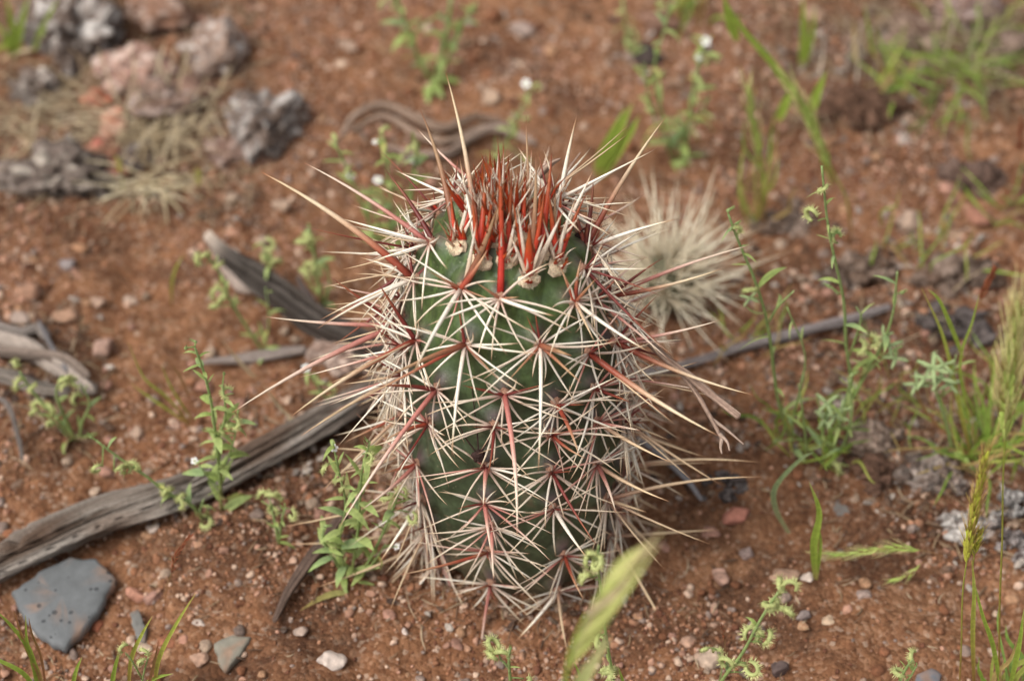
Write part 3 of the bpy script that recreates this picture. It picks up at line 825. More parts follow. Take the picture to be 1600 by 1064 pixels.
# pebbles nobody could tell apart: single things in colour groups
taken = [o for o in COL.objects if o.get('category') == 'stone']
KINDP = [('small rusty brown pebble lying loose on the red soil', 'rusty brown pebbles', (.27, .115, .06)), ('small cream pebble lying loose on the red soil', 'cream pebbles', (.47, .34, .25)),
         ('small pink pebble lying loose on the red soil', 'pink pebbles', (.42, .23, .17)), ('small grey pebble lying loose on the red soil', 'grey pebbles', (.27, .195, .16)),
         ('small orange tan pebble lying loose on the red soil', 'orange tan pebbles', (.42, .24, .14))]
PT = []
for k in range(10):
    mb = MB(); v, f = pebble_geo(rnd, 2, 10, .16, (1, rnd.uniform(.7, 1), rnd.uniform(.55, .8))); PT.append((v, f))
PTM = {}
spots = []
trng = random.Random(5)
while len(spots) < 290:
    px, py = trng.uniform(-10, 1610), trng.uniform(-10, 1075)
    if 620 < px < 980 and 300 < py < 945: continue
    right = px > 1150 and py < 560
    if trng.random() < vnoise(np.array([[px / 170, py / 140, 0.5]]), 14)[0] * .9 + (0.0 if right else .25): continue
    p = ground(px, py)
    if math.hypot(p[0] - CB[0], p[1]) < 4.6: continue
    spots.append((px, py, p))
for i, (px, py, p) in enumerate(spots):
    kd = trng.choices(range(5), [4, 2.2, 2.6, 2, 2.4])[0]
    tk = trng.randrange(10)
    if (tk, kd) not in PTM:
        mb = MB(); v, f = PT[tk]
        c = np.tile(np.array(KINDP[kd][2]) * trng.uniform(.5, .95), (len(v), 1)) * (1 + .2 * fbm(v * 2 + tk, 3, 9)[:, None])
        mb.add(v, f, np.clip(c, .01, .9)); PTM[(tk, kd)] = mb.mesh('pebble', M_stone)
    r = trng.uniform(.17, .42) * (1.25 if py < 300 else 1)
    a = trng.uniform(0, 6.28); x = np.array([math.cos(a), math.sin(a), trng.uniform(-.2, .2)]); fx, fy, fz = unit(x), None, None
    fy = unit(np.cross([0, 0, 1], fx)); fz = np.cross(fx, fy)
    o = place('pebble', PTM[(tk, kd)], None, np.array([p[0], p[1], gz(p[0], p[1]) + r * .14]), fx, fy, fz, (r, r, r))
    tag(o, KINDP[kd][0], 'pebble', KINDP[kd][1])
# gravel and grit: uncountable
def scatter(n, rmin, rmax, sub, name, seed, pal, flat=.6, dens=None, power=2.2, region=(-37, 37, -13, 56), lift=.25, mat=M_grit):
    g = np.random.RandomState(seed)
    x = g.uniform(region[0], region[1], n * 3); y = g.uniform(region[2], region[3], n * 3)
    ok = (np.abs(x) < 24 + (y + 8) * .27) & (np.hypot(x - CB[0], y) > 3.4)
    d = vnoise(np.stack([x / 6.5, y / 6.5, x * 0], -1), 44) * .5 + .5
    ok &= g.uniform(0, 1, len(x)) < np.clip(d * 2.6 - .75, .08, 1)
    x, y = x[ok][:n], y[ok][:n]; n = len(x)
    r = rmin + (rmax - rmin) * g.uniform(0, 1, n) ** power
    z = gz_arr(x, y) + r * lift
    temps = [pebble_geo(random.Random(seed + k), sub, 9, .14, (1, .8, flat)) for k in range(12)]
    pick = g.randint(0, 12, n); colr = np.array(pal)[g.randint(0, len(pal), n)] * g.uniform(.75, 1.2, (n, 1))
    V = []; Fs = []; C = []; off = 0
    for k in range(12):
        idx = np.where(pick == k)[0]; v, f = temps[k]; f = np.array(f)
        th = g.uniform(0, 6.283, len(idx)); ca, sa = np.cos(th)[:, None], np.sin(th)[:, None]
        tl = g.uniform(-.5, .5, (len(idx), 1))
        vx = v[None, :, 0] + 0 * ca; vy = v[None, :, 1] + 0 * ca; vz = v[None, :, 2] + tl * vx
        P = np.stack([(vx * ca - vy * sa) * r[idx, None] + x[idx, None], (vx * sa + vy * ca) * r[idx, None] + y[idx, None], vz * r[idx, None] + z[idx, None]], -1)
        V.append(P.reshape(-1, 3)); C.append(np.repeat(colr[idx], len(v), 0))
        Fs.append((f[None] + off + (np.arange(len(idx)) * len(v))[:, None, None]).reshape(-1, 3)); off += len(idx) * len(v)
    V = np.concatenate(V) * S; Fs = np.concatenate(Fs); C = np.concatenate(C)
    me = bpy.data.meshes.new(name)
    me.vertices.add(len(V)); me.vertices.foreach_set('co', V.astype(np.float32).ravel())
    me.loops.add(Fs.size); me.loops.foreach_set('vertex_index', Fs.astype(np.int32).ravel())
    me.polygons.add(len(Fs)); me.polygons.foreach_set('loop_start', (np.arange(len(Fs)) * 3).astype(np.int32)); me.polygons.foreach_set('loop_total', np.full(len(Fs), 3, np.int32))
    at = me.color_attributes.new('Col', 'FLOAT_COLOR', 'POINT')
    at.data.foreach_set('color', np.concatenate([np.clip(C, .01, .9), np.ones((len(C), 1))], 1).astype(np.float32).ravel())
    me.update(calc_edges=True); me.materials.append(mat)
    o = bpy.data.objects.new(name, me); COL.objects.link(o); o['kind'] = 'stuff'
    return o
PAL = [(.20, .092, .05), (.25, .118, .066), (.32, .165, .10), (.13, .055, .033), (.32, .18, .115), (.40, .28, .21), (.21, .155, .13), (.36, .20, .14)]
scatter(80000, .03, .15, 1, 'grit', 101, PAL[:5] + PAL[:4] + PAL[5:], .7)
scatter(9000, .10, .28, 2, 'gravel', 202, PAL + [(.44, .31, .23), (.40, .26, .19), (.34, .19, .13)], .65, power=2.4)

# bark crumbs and leaf bits that lie in drifts in the litter patches
def drift(name, seed, centres, pal):
    g = random.Random(seed); mb = MB()
    for (px, py, sx, sy, n) in centres:
        for _ in range(n):
            q = ground(px + g.gauss(0, sx), py + g.gauss(0, sy)); r = g.choice([.07, .1, .14, .2, .28]) * g.uniform(.7, 1.2)
            v, f = ICO[1]; v = v @ rot(g).T * (1 + .3 * np.array([g.uniform(-1, 1) for _ in range(len(v))]))[:, None]
            v = v * np.array([1, g.uniform(.3, .9), g.uniform(.2, .5)]); a = g.uniform(0, 6.28); tl = g.uniform(-.6, .6)
            P = np.stack([v[:, 0] * math.cos(a) - v[:, 1] * math.sin(a), v[:, 0] * math.sin(a) + v[:, 1] * math.cos(a), v[:, 2] + tl * v[:, 0]], -1) * r
            mb.add(P + np.array([q[0], q[1], gz(q[0], q[1]) + r * .3 + .04]), f, np.array(g.choice(pal)) * g.uniform(.7, 1.25))
    o = mb.build(name, M_crust, smooth=False); o['kind'] = 'stuff'
drift('bark_litter', 55, [(130, 200, 110, 90, 420), (1400, 90, 140, 65, 750), (1400, 450, 110, 75, 520), (1420, 710, 90, 55, 420), (1250, 640, 90, 60, 200), (1560, 830, 50, 40, 120), (60, 560, 60, 60, 160), (480, 700, 60, 60, 160), (1060, 700, 50, 60, 90), (330, 300, 60, 50, 80), (820, 60, 160, 50, 130), (820, 955, 120, 18, 60)],
      [(.13, .08, .055), (.09, .055, .038), (.20, .14, .10), (.27, .22, .19), (.16, .09, .055), (.07, .045, .035), (.34, .29, .25)])
# ------------------------------------------------------------------ rough clods and pitted rocks
def lump(px, py, wpx, hpx, label, col, col2, name='rock', pit=.25, seed=1, cat='rock', freq=2.2, lift=.35, mat=None, sub=4, h=None):
    p = ground(px, py); sc = scale_at(p); rx = wpx / 2 / sc; rz = hpx / 2 / sc
    h = h or rz * .85; ry = max(rz * 1.0, rx * .55)
    v, f = ICO[5 if wpx >= 80 else sub]; o_ = np.array([seed * 3.7, seed * 1.9, seed * .7])
    d = 1 + .42 * fbm(v * 1.35 + o_, 3, seed)
    hole = np.clip((vnoise(v * 3.6 + o_, seed + 11) - .12) * 3, 0, 1) + .7 * np.clip((vnoise(v * 7.5 + o_, seed + 12) - .1) * 3, 0, 1)
    d = d - pit * .55 * hole
    ridge = 1 - np.abs(fbm(v * freq * 1.6 + o_, 3, seed + 5))
    d = d + pit * (ridge - .7) + .09 * vnoise(v * 9 + o_, seed + 2)
    q = v * d[:, None] * np.array([rx, ry, h])
    m = np.clip(-.25 * hole + vnoise(v * 4 + o_, seed + 7) + .6 * vnoise(v * 10 + o_, seed + 8) * 1.0 + .25, 0, 1)[:, None]
    c = np.array(col) * m + np.array(col2) * (1 - m)
    z = gz(p[0], p[1]) + h * lift
    if name in ('clod', 'lichen_crust'):
        g = random.Random(seed * 5 + 1); mb = MB()
        nb = 34 if wpx > 85 else 24
        for k in range(nb):
            e = np.array([g.gauss(0, .45), g.gauss(0, .45), g.uniform(-.1, .75)]); e[2] *= max(0.1, 1 - math.hypot(e[0], e[1]) * .7)
            s_ = g.choice([.12, .16, .2, .26, .34, .42]) * min(rx, 1.9)
            w, f2 = ICO[3]; w = w @ rot(g).T
            dd_ = 1 + .55 * fbm(w * 1.7 + k * 3.1 + seed, 3, seed) - .3 * np.clip((vnoise(w * 3.2 + k, seed + 4) - .1) * 3, 0, 1)
            P_ = w * dd_[:, None] * s_ * np.array([g.uniform(.6, 1.2), g.uniform(.5, 1.1), g.uniform(.35, .9)]) + e * np.array([rx, ry, h * 1.3]) + np.array([p[0], p[1], gz(p[0], p[1]) + s_ * .15])
            mm_ = np.clip(.5 + vnoise(w * 3 + k, 6) * .9 + g.uniform(-.4, .35), 0, 1)[:, None]
            mb.add(P_, f2, np.clip((np.array(col) * mm_ + np.array(col2) * (1 - mm_)) * g.uniform(.7, 1.25), .01, .9))
        return tag(mb.build(name, mat or M_crust, origin=(p[0], p[1], z)), label, cat)
    mb = MB(); mb.add(q + np.array([p[0], p[1], z]), f, np.clip(c * (1 + .2 * vnoise(v * 14, 3)[:, None]), .01, .9))
    return tag(mb.build(name, mat or M_crust, origin=(p[0], p[1], z)), label, cat)
LG, DG = (.50, .46, .43), (.13, .095, .078)
lump(112, 66, 150, 165, 'tall pale grey pitted rock at the far corner beside green blades', LG, DG, seed=1)
lump(252, 32, 120, 80, 'pinkish tan rock behind the dry grass tuft', (.40, .30, .25), (.22, .12, .08), seed=2, pit=.2)
lump(336, 96, 92, 105, 'smooth pale grey rock leaning right beyond the dry grass tuft', (.44, .40, .38), (.26, .18, .14), seed=3, pit=.12)
lump(408, 212, 120, 115, 'speckled grey pitted rock sitting alone on red soil', (.36, .33, .31), (.15, .11, .09), seed=4, pit=.25)
lump(456, 185, 46, 48, 'small grey rock touching the speckled pitted rock', (.36, .32, .31), (.2, .15, .13), seed=5, pit=.2, sub=3)
lump(92, 292, 150, 105, 'grey and tan crusted rock below the orange stones', (.38, .33, .28), (.13, .10, .085), seed=6, pit=.35)
lump(15, 285, 80, 60, 'flat pale clod at the edge beside the crusted rock', (.36, .31, .28), (.16, .12, .1), seed=7, pit=.3)
lump(200, 126, 108, 80, 'pale pink stone with a dark hole in the dry grass', (.50, .39, .34), (.30, .18, .14), seed=8, pit=.1, h=1.3)
ORG = [(152, 166, 46, 34, 'topmost of the orange and white mottled stones in the dry grass'), (180, 203, 52, 42, 'middle orange and white stone under the topmost one'),
       (162, 245, 54, 46, 'dark pink stone at the bend of the orange stone row'), (178, 280, 40, 36, 'lowest rusty stone of the orange row in dry grass')]
for i, (x, y, w, h_, lab) in enumerate(ORG):
    lump(x, y, w, h_, lab, (.40, .105, .04) if i != 2 else (.30, .095, .07), (.50, .32, .25) if i == 1 else (.34, .16, .11), 'stone', .06, 20 + i, 'stone', 1.2, .8, M_stone, 3)
lump(55, 150, 80, 70, 'pale crumbling rock below the tall grey pitted one', (.42, .37, .33), DG, seed=51, pit=.35)
lump(160, 75, 60, 60, 'dark grey stone in the gap beside the tall pitted rock', (.20, .175, .16), (.08, .06, .05), seed=52, pit=.3, sub=3)
lump(300, 150, 70, 50, 'brownish pink stone half covered by straws', (.34, .22, .17), (.17, .10, .075), seed=53, pit=.25, sub=3)
lump(370, 245, 90, 45, 'low pinkish stone against the speckled pitted rock', (.36, .27, .23), (.18, .11, .085), seed=54, pit=.2)
lump(1420, 60, 85, 60, 'tan crumbly rock in the far litter near the corner', (.36, .27, .21), (.16, .10, .075), seed=55, pit=.3)
lump(1575, 70, 70, 55, 'brown-grey rock at the corner beyond the flattened tuft', (.29, .22, .18), (.14, .09, .07), seed=56, pit=.3, sub=3)
lump(262, 168, 100, 75, 'grey-pink rock behind the orange stones', (.36, .29, .26), (.2, .13, .1), seed=12, pit=.25)
lump(215, 250, 60, 50, 'blue-grey stone under the dry grass straws', (.22, .20, .20), (.12, .09, .08), seed=13, pit=.2, sub=3)
lump(1340, 432, 110, 70, 'dark clod with grey lichen behind the branching herb', (.24, .18, .145), (.09, .055, .038), 'clod', .4, 31, 'clod', 2.6)
lump(1490, 432, 120, 80, 'largest dark crumbly clod on the far soil', (.21, .155, .125), (.085, .05, .034), 'clod', .42, 32, 'clod', 2.6)
lump(1478, 520, 100, 78, 'blackish hollow clod with an orange grain beside the grass tuft', (.12, .10, .095), (.05, .038, .034), 'clod', .5, 33, 'clod', 2.8)
lump(1530, 285, 100, 60, 'dark brown stone on the far gravelly soil', (.15, .10, .08), (.09, .055, .042), 'clod', .15, 34, 'clod', 1.5)
lump(1330, 172, 150, 55, 'low brown mound under the far grass blades', (.14, .08, .055), (.085, .046, .03), 'clod', .25, 35, 'clod', 2)
lump(1515, 32, 100, 70, 'grey-pink rock at the far corner of the litter', (.33, .27, .25), (.19, .12, .1), seed=36, pit=.25)
lump(1235, 352, 90, 55, 'dark grey crumbly clod between the herbs', (.23, .175, .145), (.11, .07, .05), 'clod', .35, 37, 'clod', 2.4)
lump(1130, 765, 62, 66, 'dark grey pitted clod touching the rose-pink stone', (.14, .12, .115), (.07, .055, .05), 'clod', .4, 38, 'clod', 2.8)
lump(1362, 690, 100, 62, 'tan and grey dried lump under the star-shaped fruits', (.36, .27, .215), (.15, .10, .075), 'clod', .35, 39, 'clod', 2.4)
lump(1455, 748, 110, 52, 'grey flaky crust beyond the drooping panicle', (.29, .24, .21), (.11, .075, .06), 'clod', .45, 40, 'clod', 2.8)
lump(1370, 745, 90, 50, 'brown earth clod below the tan dried lump', (.15, .085, .06), (.09, .05, .033), 'clod', .35, 44, 'clod', 2.4)
lump(1512, 822, 88, 62, 'whitish curled lichen crust behind the yellow-green foxtail', (.50, .47, .44), (.16, .125, .11), 'lichen_crust', .5, 41, 'lichen', 3.0)
lump(1580, 800, 66, 72, 'grey and black lichen crust at the edge by the tall foxtail', (.42, .40, .38), (.09, .075, .07), 'lichen_crust', .5, 42, 'lichen', 3.0)
lump(1590, 860, 60, 60, 'dark lower lump of crust at the edge under the grey lichen', (.26, .23, .22), (.08, .06, .055), 'lichen_crust', .5, 45, 'lichen', 3.0)
lump(535, 565, 95, 60, 'pinkish grey stone beside the cactus behind the long spines', (.42, .33, .28), (.26, .18, .145), seed=43, pit=.12, h=1.0)
lump(1030, 40, 60, 40, 'brown stone at the far edge between two herbs', (.26, .16, .12), (.18, .1, .07), seed=46, pit=.15, sub=3)
lump(1010, 95, 50, 40, 'blackish stone behind the flowering herb', (.10, .08, .075), (.06, .045, .04), seed=47, pit=.15, sub=3)

# ------------------------------------------------------------------ dead wood
def wood(name, label, pts, rad, cols, seed=1, groove=.22, nang=56, flat=.85, cat='branch', freq=5.0, end=.25, group=None, step=.12):
    pts = np.asarray(pts, float)
    L_ = np.linalg.norm(np.diff(pts, axis=0), axis=1).sum(); n = max(12, int(L_ / step))
    P = smooth_path(pts, n); u = np.linspace(0, 1, n)
    rr_ = np.interp(u, np.linspace(0, 1, len(rad)), rad)
    tan = np.gradient(P, axis=0); x = None; V = []; C = []
    ang = np.arange(nang) / nang * 2 * math.pi
    for i in range(n):
        t = unit(tan[i])
        if x is None: x, _, _ = frame(t, (0, 0, 1))
        x = unit(x - t * np.dot(x, t)); y = np.cross(t, x)
        l = u[i] * L_
        tw = ang + l * .06
        q = np.stack([np.cos(tw) * freq, np.sin(tw) * freq, np.full(nang, l * .16 + seed * 7)], -1)
        g = fbm(q * .55, 4, seed); fine = vnoise(q * 2.6, seed + 9)
        big = vnoise(np.stack([np.cos(tw) * 1.1, np.sin(tw) * 1.1, np.full(nang, l * .25 + seed)], -1), seed + 3)
        crack = np.clip(.16 - np.abs(vnoise(q * .8 + 5, seed + 6)), 0, 1) / .16
        r = rr_[i] * (1 + groove * g * .8 + .07 * fine + .2 * big - groove * 1.6 * crack)
        jag = min(l, L_ - l)
        if end and jag < end * rr_[i] * 4: r = r * np.clip((jag / (end * rr_[i] * 4)) + .5 * np.clip(g + .2, 0, 1), .12, 1)
        r = np.maximum(r, rr_[i] * .12)
        V.append(P[i] + np.outer(np.cos(ang) * r, x) + np.outer(np.sin(ang) * r * flat, y))
        m = np.clip(.5 + .6 * g + .35 * fine, 0, 1)[:, None]
        c = np.array(cols[0]) * m + np.array(cols[1]) * (1 - m)
        if len(cols) > 2:
            k = np.clip(vnoise(np.stack([np.cos(tw), np.sin(tw), np.full(nang, l * .22)], -1) * 1.3, seed + 4) * 1.5 - .1, 0, .85)[:, None]
            c = c * (1 - k) + np.array(cols[2]) * k
        if len(cols) > 3:
            e = np.clip(1 - l / cols[4], 0, 1); c = c * (1 - e) + np.array(cols[3]) * e
        C.append(c)
    V = np.concatenate(V); F_ = []
    for i in range(n - 1):
        for k in range(nang):
            a, b = i * nang + k, i * nang + (k + 1) % nang
            F_.append((a, b, b + nang, a + nang))
    F_.append(tuple(range(nang))[::-1]); F_.append(tuple((n - 1) * nang + k for k in range(nang)))
    mb = MB(); mb.add(V, F_, np.clip(np.concatenate(C), .01, .9))
    o = mb.build(name, M_wood, origin=P[n // 2])
    return tag(o, label, cat, group)
def gp(px, py, h): return ground(px, py, h)
WG, WD, WB = (.27, .235, .205), (.06, .041, .03), (.095, .06, .042)
wood('log', 'long grey grooved dead branch running from the edge towards the cactus foot', [gp(-60, 905, .9), gp(40, 858, .95), gp(150, 810, .95), gp(270, 772, .95), (gp(380, 722, .9)), gp(470, 676, .85), gp(560, 625, .8), gp(640, 580, .7)], [.78, .82, .84, .82, .74, .74, .7, .55], (WG, WD, WB), 2, .42, 84, .85, 'branch')
wood('branch', 'charred broken branch with a pale splintered tip beside the cactus', [gp(322, 364, 2.6), gp(352, 398, 2.3), gp(395, 430, 1.9), gp(440, 462, 1.5), gp(500, 508, 1.1), gp(575, 545, .8), gp(650, 570, .6)], [.22, .38, .55, .66, .68, .62, .5], ((.095, .08, .07), (.022, .017, .014), (.035, .026, .021), (.50, .41, .34), 2.4), 5, .42, 64, .8, 'branch')
wood('splinter', 'short pale splinter alongside the tip of the charred branch', [gp(336, 396, 1.4), gp(352, 418, 1.3), gp(376, 446, 1.2), gp(400, 452, 1.1)], [.12, .24, .3, .22], ((.40, .33, .29), (.2, .15, .12)), 6, .25, 32, .7, 'splinter')
wood('branch', 'thin dark stick poking up behind the charred branch', [gp(464, 432, 2.0), gp(480, 462, 1.4), gp(500, 500, .9)], [.1, .2, .22], ((.13, .1, .09), (.06, .045, .04)), 7, .2, 24, .9, 'stick')
wood('stick', 'slim grey twig lying along the soil right of the cream spines', [gp(960, 590, .4), gp(1060, 572, .45), gp(1150, 545, .5), gp(1250, 518, .5), gp(1330, 497, .45), gp(1392, 478, .4)], [.18, .2, .25, .24, .2, .14], ((.27, .24, .235), (.13, .105, .1)), 8, .25, 32, .9, 'twig')
wood('stick', 'blue-grey twig slanting down from the cactus to the soil', [gp(955, 610, .9), gp(990, 672, .8), gp(1035, 712, .6), gp(1072, 748, .45), gp(1097, 782, .35)], [.18, .2, .18, .15, .1], ((.30, .29, .30), (.15, .13, .13)), 9, .2, 28, .9, 'twig')
wood('stick', 'dark narrow stick leaning on the soil below the pinkish spines', [gp(428, 972, .3), gp(450, 925, .5), gp(478, 884, .7), gp(500, 855, .9), gp(540, 800, 1.0)], [.12, .22, .3, .34, .3], ((.12, .08, .062), (.05, .034, .028)), 10, .2, 24, .8, 'stick')
wood('stick', 'short grey stick under the curved dry blade beside the charred branch', [gp(315, 566, .3), gp(380, 560, .4), gp(440, 550, .4), gp(480, 545, .35)], [.16, .3, .28, .2], ((.24, .2, .18), (.12, .09, .075)), 11, .2, 24, .8, 'stick')
wood('root', 'upper wavy brown root arching over the soil behind the cactus', [gp(532, 215, .3), gp(556, 180, .6), gp(600, 165, .8), (gp(660, 190, .8)), gp(700, 200, .7), gp(745, 182, .6), gp(800, 195, .4)], [.1, .2, .27, .25, .24, .2, .1], ((.33, .245, .19), (.16, .10, .07)), 12, .45, 40, .8, 'root')
wood('root', 'lower wavy grey root curving on the soil behind the cactus', [gp(600, 228, .3), gp(650, 240, .5), gp(700, 238, .6), gp(735, 215, .6), gp(780, 200, .6), gp(840, 225, .4)], [.1, .18, .22, .22, .2, .12], ((.38, .30, .25), (.18, .12, .09)), 13, .45, 40, .8, 'root')
wood('root', 'thin middle strand of wavy root between the two thicker ones', [gp(548, 205, .4), gp(600, 182, .5), gp(655, 212, .5), gp(700, 220, .5), gp(760, 198, .4), gp(815, 212, .3)], [.08, .15, .18, .17, .14, .08], ((.35, .26, .20), (.17, .11, .08)), 14, .4, 32, .8, 'root')
# bundle of dead twigs at the edge
BT = [([(-40, 515), (30, 535), (90, 570), (148, 615)], .62, 'pale thick twig with a snapped white end in the dead bundle', (.42, .35, .30)),
      ([(-30, 545), (40, 552), (100, 560), (140, 590)], .4, 'brown twig lying across the dead bundle', (.26, .2, .165)),
      ([(-30, 580), (20, 590), (60, 605), (110, 612)], .45, 'grey twig low in the dead bundle', (.28, .235, .2)),
      ([(-30, 500), (25, 520), (60, 515), (75, 530)], .4, 'knotted grey twig on top of the dead bundle', (.33, .28, .25)),
      ([(60, 500), (80, 540), (105, 580)], .13, 'thin bluish stem crossing the dead bundle', (.25, .23, .235)),
      ([(-30, 620), (10, 630), (30, 690), (35, 720)], .16, 'thin curved grey stem hanging below the dead bundle', (.24, .2, .18))]
for i, (p, r, lab, c) in enumerate(BT):
    c = tuple(q * .78 for q in c); r = r * .8
    wood('twig', lab, [gp(x, y, .5 + .35 * (i % 3)) for x, y in p], [r * .8, r, r * .9, r * .7][:len(p)], (c, tuple(q * .42 for q in c)), 20 + i, .3, 32, .8, 'twig')
# the two dry stalks that lean on the cactus from behind
def stalk(label, pts, r, seed, fork=None):
    mbp = [at_depth(x, y, t) for x, y, t in pts]
    o = wood('dry_stalk', label, mbp, r, ((.34, .24, .185), (.17, .11, .085)), seed, .18, 20, .8, 'stalk', 4, .1, step=.1)
    if fork:
        for f in fork:
            mb = MB(); P = smooth_path([at_depth(x, y, t) for x, y, t in f], 12)
            V, F_ = tube_geo(P, np.linspace(.09, .03, 12), 6); mb.add(V, F_, (.33, .24, .19)); mb.build('fork', M_wood, o)
    return o
stalk('thick dry brown stalk leaning out from the cactus with a blunt end', [(945, 440, 91), (985, 500, 88), (1030, 550, 86.5), (1080, 590, 85.5), (1118, 622, 84.8), (1156, 652, 84.2)], [.12, .15, .17, .17, .16, .14], 40)
stalk('thinner dry stalk leaning out from the cactus with a forked end', [(950, 470, 91), (1000, 522, 88), (1050, 567, 86.5), (1085, 610, 85.5), (1110, 652, 84.8), (1128, 686, 84.2)], [.1, .12, .12, .11, .09, .07], 41,
      [[(1128, 686, 84.2), (1126, 698, 84), (1128, 709, 83.9)], [(1124, 678, 84.3), (1136, 690, 84.1), (1140, 704, 83.9)], [(1112, 655, 84.8), (1136, 672, 84.6), (1162, 694, 84.4)]])
stalk('thin scaly dry twig sticking up behind the crown of the cactus', [(858, 330, 86), (870, 300, 85.5), (888, 265, 85), (907, 238, 84.6)], [.07, .06, .055, .04], 42)
stalk('curled papery grey strip behind the crown spines', [(820, 320, 87), (840, 278, 87), (858, 258, 87), (876, 248, 87)], [.12, .16, .15, .05], 43)
# ------------------------------------------------------------------ the pale cactus behind
pc = at_z(1040, 432, 1.7); pc0 = np.array([pc[0], pc[1], gz(pc[0], pc[1])])
pale = thing('small_cactus', 'low round cactus wholly hidden by dense straw-white spines behind the tall green one', 'cactus', pc0)
v, f = ICO[4]
th_ = np.arctan2(v[:, 1], v[:, 0])
bodyv = v * (1 + .07 * np.cos(13 * th_) * (1 - v[:, 2] ** 2))[:, None] * np.array([1.35, 1.35, 1.5]) + pc0 + np.array([0, 0, 1.4])
mb = MB(); mb.add(bodyv, f, np.array([.17, .16, .10]) * (1 + .2 * vnoise(v * 4, 2)[:, None])); mb.build('body', M_leaf, pale)
PS = [(0, (.50, .40, .27)), (.2, (.66, .58, .43)), (.6, (.74, .67, .52)), (.9, (.68, .57, .4)), (1, (.35, .18, .08))]
KEYS['pale'] = PS
PST = []
for k in range(6):
    mb = MB(); g = spine_geo((0, 0, 0), (0, 0, 1), .03, 'pale', (rnd.uniform(-.06, .06), 0, 0), seg=5, sides=5); mb.add(*g); PST.append((g, mb.mesh('spine', M_spine)))
sp_list = []
prng = random.Random(3)
for i in range(28):
    z = 1 - (i + .5) / 28 * 1.02; a = i * 2.39996
    n = np.array([math.sqrt(max(0, 1 - z * z)) * math.cos(a), math.sqrt(max(0, 1 - z * z)) * math.sin(a), z])
    base = pc0 + np.array([0, 0, 1.4]) + n * np.array([1.35, 1.35, 1.5])
    x, y, _ = frame(n)
    for k in range(9):
        b = k / 9 * 6.283 + prng.uniform(-.2, .2); el = R(prng.uniform(25, 80))
        d = (x * math.cos(b) + y * math.sin(b)) * math.cos(el) + n * math.sin(el) + np.array([0, 0, .12])
        if base[2] + d[2] * 1.5 < .05: continue
        sp_list.append((np.dot(n, unit(CAM - base)), base, unit(d), prng.choice([1.6, 2.6, 3.6, 4.6]) * prng.uniform(.8, 1.2), prng.uniform(1.2, 2.0), prng.randrange(6)))
sp_list.sort(key=lambda t: -t[0])
mb = MB()
for i, (s_, base, d, l, w, k) in enumerate(sp_list):
    x, y, z = frame(d)
    if i < 300: place('spine', PST[k][1], pale, base, x, y, z, (w, w, l))
    else:
        V, F_, c = PST[k][0]; mb.add(base + (V[:, :1] * x + V[:, 1:2] * y) * w + V[:, 2:] * z * l, F_, c)
if mb.n:
    o = mb.build('spine', M_spine, pale); o['kind'] = 'stuff'

# ------------------------------------------------------------------ leaf, bur and flower templates (1 cm long along z)
def leaf_geo(width, curve, fold=.25, seg=8, col=(.19, .29, .075), tipcol=None, twist=0.0):
    V = []; C = []
    for i in range(seg + 1):
        t = i / seg; w = width * (math.sin(math.pi * min(1, .12 + .88 * t) ** .8) ** .8 if t < 1 else 0.02) + .004
        y = curve * t * t; z = t - .35 * curve * curve * t ** 3
        ct, st = math.cos(twist * t), math.sin(twist * t)
        for k in (-1, 0, 1):
            xx = k * w; yy = abs(k) * w * fold
            V.append((xx * ct - yy * st, y + xx * st + yy * ct, z))
            c = np.array(col) * (.88 if k == 0 else 1.05)
            if tipcol is not None: c = c * (1 - t ** 2) + np.array(tipcol) * t ** 2
            C.append(c)
    F_ = []
    for i in range(seg):
        for k in range(2):
            a = i * 3 + k; F_.append((a, a + 1, a + 4, a + 3))
    return V, F_, C
LG_ = [(.33, .41, .13), (.37, .45, .16), (.28, .36, .10)]
LG_ += [(.44, .42, .13), (.36, .33, .14), (.26, .36, .16)]
LEAF = []
for k in range(9):
    mb = MB(); mb.add(*leaf_geo(0.085 + .03 * (k % 3), [.15, .45, .8, .3, 1.0, .6, 1.3, -.3, .5][k], col=LG_[k - 3 if k > 5 else k % 3], tipcol=(.30, .38, .13), twist=[0, .6, -.4, .2, 0, .8, 1.2, -.7, .3][k])); LEAF.append(mb.mesh('leaf', M_leaf))
def bur_curl(seed, closed=4.6):
    rg = random.Random(seed); mb = MB()
    a = np.linspace(0, closed, 14); pts = np.stack([np.cos(a) * .20 - .20, np.sin(a * .6) * .03, np.sin(a) * .20], -1) + np.array([0, 0, .12])
    rad = np.interp(np.linspace(0, 1, 14), [0, .2, .8, 1], [.035, .075, .085, .05])
    V, F_ = tube_geo(pts, rad, 7, .8); cc = np.tile(np.array((.45, .49, .20)), (len(V), 1)); mb.add(V, F_, cc)
    for i in range(80):
        j = rg.randrange(1, 13); ctr = np.array([-.20, 0, .12]); o_ = unit(pts[j] - ctr)
        d = unit(o_ * rg.uniform(.3, 1.2) + np.array([0, rg.uniform(-1, 1), 0]) + unit(pts[min(13, j + 1)] - pts[j]) * rg.uniform(-.3, .3))
        b = pts[j] + d * rad[j] * .8; w = unit(np.cross(d, [.3, .9, .1])) * .011
        mb.add([b - w, b + w, b + d * rg.uniform(.09, .17)], [(0, 1, 2)], (.58, .58, .28))
    return mb.mesh('bur', M_leaf)
